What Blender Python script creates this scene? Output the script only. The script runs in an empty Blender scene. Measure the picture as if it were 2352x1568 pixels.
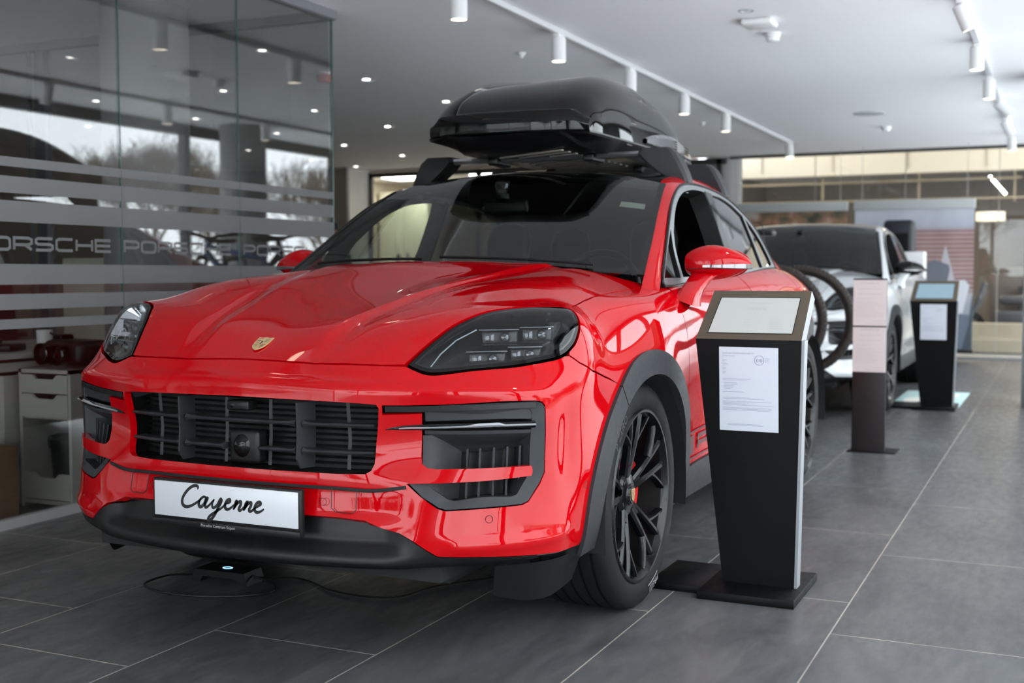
import bpy, bmesh, math, random, sys
import numpy as np
from mathutils import Vector, Matrix, Quaternion
from mathutils.bvhtree import BVHTree
from mathutils.geometry import delaunay_2d_cdt
PI = math.pi
SC = bpy.context.scene
C = SC.collection
random.seed(7)

# ------------------------------------------------------------------ camera, sky, exposure
cam_d = bpy.data.cameras.new('camera'); cam = bpy.data.objects.new('camera', cam_d); C.objects.link(cam)
SC.camera = cam
cam.location = (2.2081, -3.7744, 1.1347)
cam.rotation_mode = 'XYZ'
_y, _p, _r = .4317, .0566, -.0008
_f = Vector((-math.sin(_y) * math.cos(_p), math.cos(_y) * math.cos(_p), -math.sin(_p)))
_r0 = Vector((math.cos(_y), math.sin(_y), 0)); _u0 = _r0.cross(_f)
_rr = _r0 * math.cos(_r) + _u0 * math.sin(_r); _uu = _u0 * math.cos(_r) - _r0 * math.sin(_r)
cam.rotation_euler = Matrix(((_rr.x, _uu.x, -_f.x), (_rr.y, _uu.y, -_f.y), (_rr.z, _uu.z, -_f.z))).to_euler()
cam_d.sensor_width = 36; cam_d.lens = 2745.6 / 2352 * 36
cam_d.clip_start = .05; cam_d.clip_end = 200
cam_d.dof.use_dof = True; cam_d.dof.focus_distance = 3.75; cam_d.dof.aperture_fstop = 2.8

SC.view_settings.view_transform = 'Standard'; SC.view_settings.look = 'None'
SC.view_settings.gamma = 1; SC.view_settings.use_curve_mapping = False
SC.view_settings.exposure = -0.1

world = bpy.data.worlds.new('overcast_sky'); SC.world = world; world.use_nodes = True
_nt = world.node_tree; _bg = _nt.nodes['Background']
_tc = _nt.nodes.new('ShaderNodeTexCoord'); _sp = _nt.nodes.new('ShaderNodeSeparateXYZ'); _cr = _nt.nodes.new('ShaderNodeValToRGB')
_nt.links.new(_tc.outputs['Generated'], _sp.inputs[0]); _nt.links.new(_sp.outputs['Z'], _cr.inputs[0]); _nt.links.new(_cr.outputs[0], _bg.inputs[0])
_cr.color_ramp.elements[0].position = 0; _cr.color_ramp.elements[0].color = (.86, .88, .90, 1)
_cr.color_ramp.elements[1].position = .03; _cr.color_ramp.elements[1].color = (.90, .945, 1, 1)
_bg.inputs[1].default_value = 7.5

# ------------------------------------------------------------------ materials
MATS = {}
def mat(name, col, rough=.5, metal=0, coat=0, spec=.5, emit=None, es=0, coatr=.03, alpha=1, sub=None):
    if name in MATS: return MATS[name]
    m = bpy.data.materials.new(name); m.use_nodes = True; b = m.node_tree.nodes['Principled BSDF']
    if isinstance(col, (int, float)): col = (col, col, col)
    b.inputs['Base Color'].default_value = (*col, 1); b.inputs['Roughness'].default_value = rough
    b.inputs['Metallic'].default_value = metal; b.inputs['Coat Weight'].default_value = coat; b.inputs['Coat Roughness'].default_value = coatr
    b.inputs['Specular IOR Level'].default_value = spec
    if emit: b.inputs['Emission Color'].default_value = (*emit, 1); b.inputs['Emission Strength'].default_value = es
    MATS[name] = m; return m
def node(m, t, **kw):
    n = m.node_tree.nodes.new(t)
    for k, v in kw.items():
        if hasattr(n, k): setattr(n, k, v)
        else: n.inputs[k].default_value = v
    return n
def link(m, a, b): m.node_tree.links.new(a, b)
def noise_rough(m, scale, lo, hi, bump=0, bscale=None, detail=4, colvar=0, stretch=None):
    """procedural wear: noise drives roughness, a little colour and bump"""
    b = m.node_tree.nodes['Principled BSDF']
    tc = node(m, 'ShaderNodeTexCoord'); nz = node(m, 'ShaderNodeTexNoise'); nz.inputs['Scale'].default_value = scale; nz.inputs['Detail'].default_value = detail
    src = tc.outputs['Object']
    if stretch:
        mp = node(m, 'ShaderNodeMapping'); mp.inputs['Scale'].default_value = stretch; link(m, src, mp.inputs[0]); src = mp.outputs[0]
    link(m, src, nz.inputs['Vector'])
    mr = node(m, 'ShaderNodeMapRange'); mr.inputs['From Min'].default_value = .3; mr.inputs['From Max'].default_value = .7
    mr.inputs['To Min'].default_value = lo; mr.inputs['To Max'].default_value = hi
    link(m, nz.outputs[0], mr.inputs[0]); link(m, mr.outputs[0], b.inputs['Roughness'])
    if colvar:
        c = b.inputs['Base Color'].default_value[:]; mx = node(m, 'ShaderNodeMix', data_type='RGBA')
        mx.inputs[6].default_value = tuple(max(0, v * (1 - colvar)) for v in c[:3]) + (1,); mx.inputs[7].default_value = tuple(v * (1 + colvar) for v in c[:3]) + (1,)
        link(m, nz.outputs[0], mx.inputs[0]); link(m, mx.outputs[2], b.inputs['Base Color'])
    if bump:
        n2 = node(m, 'ShaderNodeTexNoise'); n2.inputs['Scale'].default_value = bscale or scale * 8; link(m, src, n2.inputs['Vector'])
        bp = node(m, 'ShaderNodeBump'); bp.inputs['Strength'].default_value = bump; bp.inputs['Distance'].default_value = .002
        link(m, n2.outputs[0], bp.inputs['Height']); link(m, bp.outputs[0], b.inputs['Normal'])
    return m
def glass(name, tint=(1, 1, 1), rough=0.0, refl=1.0, ior=1.5):
    """thin architectural glass: transparent body, Fresnel reflection"""
    if name in MATS: return MATS[name]
    m = bpy.data.materials.new(name); m.use_nodes = True; nt = m.node_tree
    for n in list(nt.nodes):
        if n.type == 'BSDF_PRINCIPLED': nt.nodes.remove(n)
    out = [n for n in nt.nodes if n.type == 'OUTPUT_MATERIAL'][0]
    tr = node(m, 'ShaderNodeBsdfTransparent'); tr.inputs[0].default_value = (*tint, 1)
    gl = node(m, 'ShaderNodeBsdfGlossy'); gl.inputs['Roughness'].default_value = rough; gl.inputs[0].default_value = (refl, refl, refl, 1)
    fr = node(m, 'ShaderNodeFresnel'); fr.inputs[0].default_value = ior
    # back faces see the same outside medium
    geo = node(m, 'ShaderNodeNewGeometry'); mxi = node(m, 'ShaderNodeMix'); mxi.inputs[2].default_value = ior; mxi.inputs[3].default_value = 1 / ior
    mx = node(m, 'ShaderNodeMixShader')
    link(m, fr.outputs[0], mx.inputs[0]); link(m, tr.outputs[0], mx.inputs[1]); link(m, gl.outputs[0], mx.inputs[2]); link(m, mx.outputs[0], out.inputs[0])
    link(m, geo.outputs['Backfacing'], mxi.inputs[0]); link(m, mxi.outputs[0], fr.inputs[0])
    MATS[name] = m; return m

M_RED = mat('red_paint', (.41, .0002, .0025), .5, 0, 1, 0, coatr=.0); M_RED.node_tree.nodes['Principled BSDF'].inputs['Coat IOR'].default_value = 1.40
M_WHITE_PAINT = mat('white_paint', (.60, .62, .64), .3, 0, 1, .5, coatr=.01)
M_GBLK = mat('gloss_black', .003, .5, 0, 1, 0, coatr=.0); M_GBLK.node_tree.nodes['Principled BSDF'].inputs['Coat IOR'].default_value = 1.36
M_SBLK = noise_rough(mat('satin_black', .006, .38, spec=.3), 30, .34, .44)
M_PLAST = noise_rough(mat('grey_black_plastic', (.026, .027, .030), .5, spec=.3), 60, .46, .56, .06, 900)
M_DARK = mat('dark_void', .004, .8)
M_TYRE = noise_rough(mat('tyre_rubber', (.008, .008, .0085), .62, spec=.25), 14, .52, .72, .1, 600, colvar=.2)
M_TLET = mat('tyre_lettering', (.055, .055, .058), .5)
M_RIM = noise_rough(mat('satin_black_alloy', (.0025, .0025, .003), .3, 0, .35, spec=.2, coatr=.08), 12, .26, .32)
M_CHROME = mat('chrome', (.75, .76, .78), .08, 1)
M_STEEL = mat('brushed_steel', (.45, .46, .48), .3, 1)
M_CAL = mat('red_caliper', (.65, .01, .01), .3, 0, .6)
M_GOLD = mat('gold_metal', (.80, .60, .30), .4, .7)
M_CRESTR = mat('crest_red', (.5, .02, .02), .3); M_CRESTB = mat('crest_black', .01, .3)
M_WSG = glass('windscreen_glass', (.46, .51, .47), 0, 1, 1.38)
M_TINT = glass('tinted_glass', (.13, .14, .15), 0, 1, 1.52)
M_SIDEG = glass('side_window_glass', (.70, .74, .71), 0, 1, 1.5)
M_LENS = glass('lamp_lens_glass', (.93, .94, .95), 0, 1, 1.42)
M_LED = mat('light_strip', (.10, .11, .12), .15, .5, 1)
M_LEDLENS = mat('led_projector', (.04, .045, .05), .05, .5, 1)
M_LEATHER = noise_rough(mat('black_leather', .005, .5, spec=.2), 40, .42, .55, .15, 300)
M_GREYTR = noise_rough(mat('grey_trim', (.20, .21, .22), .35, .6), 20, .3, .4)
M_WHT = mat('white_plastic', (.85, .85, .85), .35)
M_PLATE = mat('plate_white', (.56, .57, .60), .35, 0, .3)
M_INK = mat('black_ink', .008, .4)
M_GINK = mat('grey_ink', (.28, .28, .30), .5)

# ------------------------------------------------------------------ object helpers
def tag(o, label, cat, group=None, kind=None):
    o['label'] = label; o['category'] = cat
    if group: o['group'] = group
    if kind: o['kind'] = kind
    return o
def empty(name, loc=(0, 0, 0), rz=0, label=None, cat=None, group=None, parent=None):
    o = bpy.data.objects.new(name, None); C.objects.link(o); o.empty_display_size = .1
    o.location = loc; o.rotation_euler = (0, 0, rz); o.parent = parent
    if label: tag(o, label, cat, group)
    return o
def struct(o): o['kind'] = 'structure'; return o

class MB:
    """mesh builder"""
    def __init__(self): self.v = []; self.f = []; self.mi = []; self.cur = 0; self.sm = []
    def add(self, vs, fs, mi=None, smooth=True):
        b = len(self.v); self.v += [tuple(x) for x in vs]
        for f in fs: self.f.append(tuple(b + i for i in f)); self.mi.append(self.cur if mi is None else mi); self.sm.append(smooth)
    def box(self, c, s, rot=None, bev=0, mi=None):
        cx, cy, cz = c; sx, sy, sz = (k / 2 for k in s)
        if bev <= 0:
            vs = [Vector((x * sx, y * sy, z * sz)) for x in (-1, 1) for y in (-1, 1) for z in (-1, 1)]
            fs = [(0, 1, 3, 2), (4, 6, 7, 5), (0, 4, 5, 1), (2, 3, 7, 6), (0, 2, 6, 4), (1, 5, 7, 3)]
        else:
            bm = bmesh.new(); bmesh.ops.create_cube(bm, size=1)
            for v in bm.verts: v.co = Vector((v.co.x * 2 * sx, v.co.y * 2 * sy, v.co.z * 2 * sz))
            bmesh.ops.bevel(bm, geom=list(bm.edges), offset=min(bev, sx * .98, sy * .98, sz * .98), segments=3 if bev > .004 else 2, profile=.5, affect='EDGES')
            bm.verts.index_update(); vs = [v.co.copy() for v in bm.verts]; fs = [tuple(v.index for v in f.verts) for f in bm.faces]; bm.free()
        R = rot.to_matrix() if hasattr(rot, 'to_matrix') else rot
        vs = [(R @ v if R is not None else v) + Vector(c) for v in vs]
        self.add(vs, fs, mi, bev > 0); return self
    def tube(self, pts, r, n=10, mi=None, cap=True, closed=False):
        """tube through points; r a number or a list"""
        P = [Vector(p) for p in pts]; m = len(P); vs = []; fs = []
        prev = None
        for i, p in enumerate(P):
            if closed: t = (P[(i + 1) % m] - P[i - 1])
            else: t = P[min(i + 1, m - 1)] - P[max(i - 1, 0)]
            t.normalize()
            if prev is None:
                a = Vector((0, 0, 1)) if abs(t.z) < .9 else Vector((1, 0, 0)); u = t.cross(a).normalized()
            else: u = (prev - t * prev.dot(t)).normalized()
            prev = u; w = t.cross(u); rr = r[i] if isinstance(r, (list, tuple)) else r
            for k in range(n): a = 2 * PI * k / n; vs.append(p + (u * math.cos(a) + w * math.sin(a)) * rr)
        for i in range(m if closed else m - 1):
            j = (i + 1) % m
            for k in range(n): fs.append((i * n + k, i * n + (k + 1) % n, j * n + (k + 1) % n, j * n + k))
        if cap and not closed: fs.append(tuple(range(n))[::-1]); fs.append(tuple((m - 1) * n + k for k in range(n)))
        self.add(vs, fs, mi); return self
    def lathe(self, prof, n=48, axis='z', c=(0, 0, 0), mi=None, mlist=None, arc=2 * PI, closed=False):
        """prof: (radius, height) pairs"""
        vs = []; fs = []; ml = []
        full = abs(arc - 2 * PI) < 1e-6; m = n if full else n + 1
        for k in range(m):
            a = arc * k / n; ca, sa = math.cos(a), math.sin(a)
            for r, h in prof:
                if axis == 'z': v = (r * ca, r * sa, h)
                elif axis == 'x': v = (h, r * ca, r * sa)
                else: v = (r * ca, h, r * sa)
                vs.append(Vector(v) + Vector(c))
        L = len(prof)
        for k in range(n):
            k2 = (k + 1) % m
            for i in range(L if closed else L - 1):
                i2 = (i + 1) % L
                f = (k * L + i, k2 * L + i, k2 * L + i2, k * L + i2)
                fs.append(f if axis != 'y' else f[::-1]); ml.append(mlist[i] if mlist else (mi or 0))
        b = len(self.v); self.v += [tuple(x) for x in vs]
        for f, q in zip(fs, ml): self.f.append(tuple(b + i for i in f)); self.mi.append(q); self.sm.append(True)
        return self
    def prism(self, poly, z0, z1, frame=None, mi=None, smooth=False):
        """polygon (2D) extruded z0..z1, frame = Matrix"""
        n = len(poly); vs = [Vector((x, y, z)) for z in (z0, z1) for x, y in poly]
        if frame is not None: vs = [frame @ v for v in vs]
        fs = [tuple(range(n))[::-1], tuple(range(n, 2 * n))] + [(i, (i + 1) % n, n + (i + 1) % n, n + i) for i in range(n)]
        self.add(vs, fs, mi, smooth); return self
    def grid(self, rows, mi=None, closed_u=False, closed_v=False):
        m = len(rows); n = len(rows[0]); vs = [p for r in rows for p in r]; fs = []
        for i in range(m if closed_u else m - 1):
            for j in range(n if closed_v else n - 1):
                i2, j2 = (i + 1) % m, (j + 1) % n; fs.append((i * n + j, i2 * n + j, i2 * n + j2, i * n + j2))
        self.add(vs, fs, mi); return self
    def build(self, name, mats, parent=None, auto=35, loc=None):
        me = bpy.data.meshes.new(name); me.from_pydata(self.v, [], self.f); 
        for m in (mats if isinstance(mats, (list, tuple)) else [mats]): me.materials.append(m)
        me.polygons.foreach_set('material_index', self.mi); me.polygons.foreach_set('use_smooth', self.sm)
        me.update(); 
        if auto: me.set_sharp_from_angle(angle=math.radians(auto))
        o = bpy.data.objects.new(name, me); C.objects.link(o)
        if parent is not None: o.parent = parent
        if loc is not None: o.location = loc
        return o

def fix_normals(o):
    bm = bmesh.new(); bm.from_mesh(o.data); bmesh.ops.recalc_face_normals(bm, faces=bm.faces); bm.to_mesh(o.data); bm.free(); return o
def curve_pts(pts, n=8, closed=False):
    """Catmull-Rom through points; a point given twice in a row is a corner"""
    P = [Vector(p) for p in pts]; m = len(P); out = []
    segs = m if closed else m - 1
    for i in range(segs):
        p1, p2 = P[i], P[(i + 1) % m]
        if (p2 - p1).length < 1e-9: continue
        p0 = P[i - 1] if (closed or i > 0) else p1
        p3 = P[(i + 2) % m] if (closed or i + 2 < m) else p2
        L = (p2 - p1).length
        t1 = (p2 - p0); t2 = (p3 - p1)
        t1 = (t1.normalized() * L if (p1 - p0).length > 1e-9 else (p2 - p1)) ; t2 = (t2.normalized() * L if (p3 - p2).length > 1e-9 else (p2 - p1))
        for k in range(n):
            t = k / n
            out.append((2*t**3-3*t*t+1)*p1 + (t**3-2*t*t+t)*t1 + (-2*t**3+3*t*t)*p2 + (t**3-t*t)*t2)
    if not closed: out.append(P[-1])
    return out
def text_mesh(s, size, extrude=0, align='CENTER', spacing=1.0, shear=0):
    cu = bpy.data.curves.new('t', 'FONT'); cu.body = s; cu.size = size; cu.extrude = extrude; cu.align_x = align; cu.resolution_u = 3; cu.space_character = spacing; cu.shear = shear
    o = bpy.data.objects.new('t', cu); C.objects.link(o)
    me = bpy.data.meshes.new_from_object(o.evaluated_get(bpy.context.evaluated_depsgraph_get()))
    bpy.data.objects.remove(o); bpy.data.curves.remove(cu)
    vs = [v.co.copy() for v in me.vertices]; fs = [tuple(p.vertices) for p in me.polygons]; bpy.data.meshes.remove(me)
    return vs, fs
def ribbon(pts, w, closed=False):
    """flat stroke of width w (or list) along 2D points -> verts, faces in the xy plane"""
    P = [Vector((p[0], p[1])) for p in pts]; m = len(P); vs = []; fs = []
    for i, p in enumerate(P):
        a = P[i - 1] if (closed or i > 0) else p; b = P[(i + 1) % m] if (closed or i < m - 1) else p
        d1 = (p - a).normalized() if (p - a).length > 1e-9 else (b - p).normalized()
        d2 = (b - p).normalized() if (b - p).length > 1e-9 else d1
        t = (d1 + d2).normalized() if (d1 + d2).length > 1e-6 else d1
        nrm = Vector((-t.y, t.x)); ww = (w[i] if isinstance(w, (list, tuple)) else w) / 2 / max(.5, nrm.dot(Vector((-d1.y, d1.x))))
        vs += [Vector((*(p + nrm * ww), 0)), Vector((*(p - nrm * ww), 0))]
    for i in range(m if closed else m - 1):
        j = (i + 1) % m; fs.append((2 * i, 2 * i + 1, 2 * j + 1, 2 * j))
    return vs, fs
LET = {'P': ([[(0, 0), (0, 1), (.8, 1), (1, .85), (1, .55), (.8, .4), (0, .4)]], 1.0), 'O': ([[(.15, 0), (.85, 0), (1, .15), (1, .85), (.85, 1), (.15, 1), (0, .85), (0, .15), (.15, 0)]], 1.0),
       'R': ([[(0, 0), (0, 1), (.8, 1), (1, .87), (1, .57), (.8, .42), (0, .42)], [(.62, .42), (1, 0)]], 1.0),
       'S': ([[(0, 0), (.85, 0), (1, .14), (1, .38), (.85, .5), (.15, .5), (0, .64), (0, .86), (.15, 1), (1, 1)]], 1.0),
       'C': ([[(1, 0), (.15, 0), (0, .15), (0, .85), (.15, 1), (1, 1)]], 1.0), 'H': ([[(0, 0), (0, 1)], [(1, 0), (1, 1)], [(0, .5), (1, .5)]], 1.0),
       'E': ([[(1, 0), (0, 0), (0, 1), (1, 1)], [(0, .5), (.95, .5)]], 1.0)}
def wide_word(word, h, wid, gap, stroke):
    """extended square lettering: list of (verts, faces) from x=0"""
    out = []; x = 0
    for ch in word:
        for line in LET[ch][0]:
            out.append(ribbon([(x + px * wid, py * (h - stroke) + stroke / 2) for px, py in line], stroke))
        x += wid + gap
    return out, x - gap
def place(mb, vs, fs, frame, mi=0, smooth=False): mb.add([frame @ Vector(v) for v in vs], fs, mi, smooth)
def frame_of(o, x, y, z=None):
    x = Vector(x).normalized(); y = Vector(y); y = (y - x * y.dot(x)).normalized(); z = x.cross(y)
    return Matrix(((x.x, y.x, z.x, o[0]), (x.y, y.y, z.y, o[1]), (x.z, y.z, z.z, o[2]), (0, 0, 0, 1)))
def copy_tree(o, parent=None, swap=None, skip=()):
    c = o.copy(); C.objects.link(c); c.parent = parent
    if swap and c.type == 'MESH':
        if any(m in swap for m in c.data.materials):
            c.data = swap_cache(c.data, swap)
    for ch in o.children:
        if ch.name.split('.')[0] in skip: continue
        copy_tree(ch, c, swap, skip)
    return c
_sc = {}
def swap_cache(me, swap):
    if me.name not in _sc:
        n = me.copy()
        for i, m in enumerate(n.materials):
            if m in swap: n.materials[i] = swap[m]
        _sc[me.name] = n
    return _sc[me.name]
# ================================================================== car body master surface
def lerp(a, b, t): return a + (b - a) * t
def interp(x, xs, ys): return float(np.interp(x, xs, ys))
def sm(x, a, b):
    t = min(1, max(0, (x - a) / (b - a))); return t * t * (3 - 2 * t)
def crom(x, xs, ys):
    """smooth (monotone-ish cubic) interpolation through points"""
    xs = list(xs); n = len(xs)
    if x <= xs[0]: return ys[0]
    if x >= xs[-1]: return ys[-1]
    i = max(k for k in range(n) if xs[k] <= x)
    h = xs[i + 1] - xs[i]; t = (x - xs[i]) / h
    def slope(k):
        if k <= 0 or k >= n - 1: 
            a, b = (0, 1) if k <= 0 else (n - 2, n - 1)
            return (ys[b] - ys[a]) / (xs[b] - xs[a])
        return (ys[k + 1] - ys[k - 1]) / (xs[k + 1] - xs[k - 1])
    m0, m1 = slope(i) * h, slope(i + 1) * h
    return ((2*t**3 - 3*t*t + 1) * ys[i] + (t**3 - 2*t*t + t) * m0 + (-2*t**3 + 3*t*t) * ys[i + 1] + (t**3 - t*t) * m1)

# plan contour of the body at grille height: front centre -> round the corner -> side -> tail centre
PLAN = [(0,-.938),(.18,-.932),(.36,-.912),(.52,-.872),(.68,-.805),(.81,-.715),(.895,-.60),
        (.935,-.46),(.958,-.30),(.966,-.10),(.966,.15),(.958,.40),(.950,.70),(.947,1.10),(.947,1.60),(.946,2.10),
        (.946,2.50),(.946,2.895),(.885,3.25),(.805,3.55),(.74,3.74),(.66,3.81),(.55,3.85),(.42,3.875),(.29,3.885),(.145,3.89),(0,3.892)]
ZF = [.25,.33,.44,.55,.67,.775,.835,.877]
ZC = [.26,.35,.46,.57,.69,.79,.865,.925]
ZS = [.27,.38,.50,.62,.74,.86,.965,1.055]
def z7(y):  return crom(y, [-.6,-.42,-.25,-.1,.15,.4,.7,1.6,2.3,2.9,3.3,3.7], [.925,.985,1.018,1.033,1.048,1.065,1.082,1.12,1.150,1.145,1.105,1.05])
def x7(y):  return crom(y, [-.6,-.45,-.30,-.1,.15,.4,.7,1.6,2.3,2.9,3.3,3.7], [.80,.862,.884,.893,.893,.888,.88,.858,.845,.815,.755,.68])
def hood_z(y): return crom(y, [-.867,-.80,-.6,-.35,-.1,.1,.3,.6,3.2,3.6,3.9], [.877,.918,.985,1.046,1.096,1.137,1.176,1.178,1.165,1.13,1.08])

def cage_point(c, r):
    px, py = PLAN[c]
    if c <= 6:                                   # front face
        w = max(0, (c - 3) / 3)
        z = lerp(ZF[r], ZC[r], w)
        off = [-.035, .030*(1-w*.9), .024*(1-w), .008*(1-w), 0, .002, -.012, -.070][r]
        n = Vector((px * .45, -1 if c < 5 else -.9, 0)).normalized()
        if c == 6: n = Vector((.75, -.66, 0))
        if r == 7 and c == 6: return Vector((x7(-.6), -.60 , z7(-.6)))
        if r == 7 and c == 5: return Vector((.715, -.67, .898))
        if r == 7 and c == 4: return Vector((.62, -.735, .884))
        if r == 6 and c >= 5: off = -.02
        p = Vector((px, py, 0)) + n * off; p.z = z
        return p
    if c <= 19:                                  # side
        y = py; k = sm(y, -.6, .1)
        z = lerp(ZC[r], ZS[r], k)
        if r == 7: return Vector((x7(y), y, z7(y)))
        if r == 6: z = lerp(z, z7(y) - .085, k)
        if r == 5: z = lerp(z, z7(y) - .19, sm(y, .2, 1.5))
        arch = max(1 - abs(y) / .75, 1 - abs(y - 2.895) / .75, 0)
        dx_arch = [-.05, -.018, -.003, 0, 0, -.004, -.026, 0][r]
        dx_door = [-.06, -.030, -.028, -.016, -.002, .004, -.014, 0][r]
        x = px + lerp(dx_door, dx_arch, min(1, arch * 2))
        return Vector((x, y, z))
    # rear
    z = [.30,.40,.52,.64,.76,.88,.98,1.06][r]
    off = [-.06,-.0,0,-.0,.0,-.02,-.04,-.08][r]
    if r == 7 and c == 20: return Vector((x7(3.7), 3.70, 1.06))
    s = (PLAN[c][0] / .85) 
    return Vector((px * (1 - .08 * (r == 7)), py + off, z))

YC = {7:-.74, 8:-.54, 9:-.30, 10:-.02, 11:.25, 12:.60}
def cage():
    V = []; F = []; idx = {}
    NC = len(PLAN)
    for c in range(NC):
        for r in range(8):
            idx['p', c, r] = len(V); V.append(cage_point(c, r))
    for j in range(7, 20):
        idx['t', 6, j] = idx['p', j, 7]
        for i in range(6):
            side = V[idx['p', j, 7]]
            t = PLAN[i][0] / .895
            yc = YC.get(j, side.y)
            y = yc + (side.y - yc) * t ** 2
            x = side.x * t
            zc = hood_z(y if j > 8 else y - (y - yc) * .35)
            base = lerp(zc, side.z, t ** lerp(2.2, 3.4, sm(y, -.5, .2)))
            if y < .5:
                k = sm(y, -.85, -.5) * (1 - sm(y, -.2, .35))
                base += -.016 * k * math.exp(-((x - .56) / .13) ** 2) + .012 * k * math.exp(-((x - .78) / .10) ** 2)
            idx['t', i, j] = len(V); V.append(Vector((x, y, base)))
    for i in range(7):
        idx['t', i, 6] = idx['p', i, 7]
        idx['t', i, 20] = idx['p', NC - 1 - i, 7]
    for c in range(NC - 1):
        for r in range(7):
            F.append((idx['p',c,r], idx['p',c+1,r], idx['p',c+1,r+1], idx['p',c,r+1]))
    for j in range(6, 20):
        for i in range(6):
            F.append((idx['t',i,j], idx['t',i+1,j], idx['t',i+1,j+1], idx['t',i,j+1]))
    return V, F, idx

def subdiv(V, F, levels):
    """Catmull-Clark of the half cage mirrored over x=0; returns the subdivided mesh (full) """
    me = bpy.data.meshes.new('tmp'); me.from_pydata([tuple(v) for v in V], [], F); me.update()
    o = bpy.data.objects.new('tmp', me); C.objects.link(o)
    m = o.modifiers.new('m', 'MIRROR'); m.use_axis[0] = True; m.use_clip = True; m.merge_threshold = 1e-4
    s = o.modifiers.new('s', 'SUBSURF'); s.levels = levels; s.boundary_smooth = 'ALL'
    dg = bpy.context.evaluated_depsgraph_get(); ev = o.evaluated_get(dg)
    out = bpy.data.meshes.new_from_object(ev)
    bpy.data.objects.remove(o); 
    return out

def coords(me):
    a = np.empty(len(me.vertices) * 3); me.vertices.foreach_get('co', a); return a.reshape(-1, 3)

def fit(V, F, it=4):
    """move the cage so that the smooth surface passes through the designed points"""
    T = np.array([tuple(v) for v in V]); cur = T.copy()
    for _ in range(it):
        me = subdiv([Vector(v) for v in cur], F, 1)   # level-1 originals come first
        co = coords(me)[:len(T)]
        # limit-ish estimate from level 1 moved points: damped
        cur = cur + (T - co) * .9
        bpy.data.meshes.remove(me)
    return [Vector(v) for v in cur]

CAGE_OFF = {12:(-2,9,-11),13:(-2,11,-6),14:(-2,13,-8),15:(-2,9,2),20:(-1,5,-17),21:(8,-16,-13),22:(6,-11,-13),23:(7,-11,-13),28:(-13,36,-27),29:(-3,10,-22),30:(-1,9,-18),31:(1,4,-13),36:(0,29,-13),37:(0,22,-8),38:(1,23,-7),39:(6,9,1),44:(14,9,-15),45:(22,12,-25),46:(10,32,-32),47:(5,26,-2),52:(10,2,-14),53:(17,17,-29),54:(11,37,-28),55:(10,36,5),60:(-6,3,-5),61:(11,16,-3),62:(38,24,14),63:(48,19,48),68:(-11,5,-6),69:(-7,2,-13),70:(-10,-5,-23),71:(-36,-11,-29),75:(-8,2,-7),76:(-6,2,-7),77:(-12,-2,-11),78:(-33,-11,-16),79:(-48,-15,-26),83:(8,0,1),84:(7,-1,1),85:(4,-1,2),86:(-4,0,-5),87:(-5,-1,2),91:(7,0,-3),92:(7,0,-3),93:(8,2,-10),94:(6,3,-15),95:(4,3,-17),217:(0,-9,20),218:(5,-12,19),219:(10,-14,45),220:(26,4,54),221:(33,29,43),223:(3,-7,5),224:(8,-9,26),225:(12,-13,54),226:(13,1,35),227:(-12,1,7),229:(5,-2,1),230:(7,-6,31),231:(7,-12,71),232:(-8,-12,59),233:(-36,-15,3),235:(-1,0,2),236:(-3,-1,8),237:(-5,-3,38),238:(-13,-3,32),239:(-19,0,-13),241:(-3,0,3),242:(-4,1,-15),243:(-4,0,-2),244:(-1,2,-17),245:(1,3,-20)}   # mm
def fitted_cage():
    V, F, _ = cage(); V = fit(V, F)
    for i, o in CAGE_OFF.items(): V[i] = V[i] + Vector(o) / 1000
    return V, F
# ---- surface maps on the master body ----
RA, ZK = .65, .50
S1 = .30 + RA * PI / 2
def sv_of(p):
    x, y, z = p
    if y >= 0: s = S1 + y; d = x - .3
    elif x <= .3: s = x; d = -y
    else:
        th = math.atan2(x - .3, -y); s = .3 + RA * th; d = math.hypot(x - .3, y)
    return s, ZK + RA * math.atan2(z - ZK, max(d, .02))
def sv_ray(s, v):
    ph = (v - ZK) / RA
    if s <= .3: o = Vector((s, 0, ZK)); out = Vector((0, -1, 0))
    elif s >= S1: o = Vector((.3, s - S1, ZK)); out = Vector((1, 0, 0))
    else:
        th = (s - .3) / RA; o = Vector((.3, 0, ZK)); out = Vector((math.sin(th), -math.cos(th), 0))
    return o, out * math.cos(ph) + Vector((0, 0, math.sin(ph)))
def xy_ray(x, y): return Vector((x, y, 3)), Vector((0, 0, -1))

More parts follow.
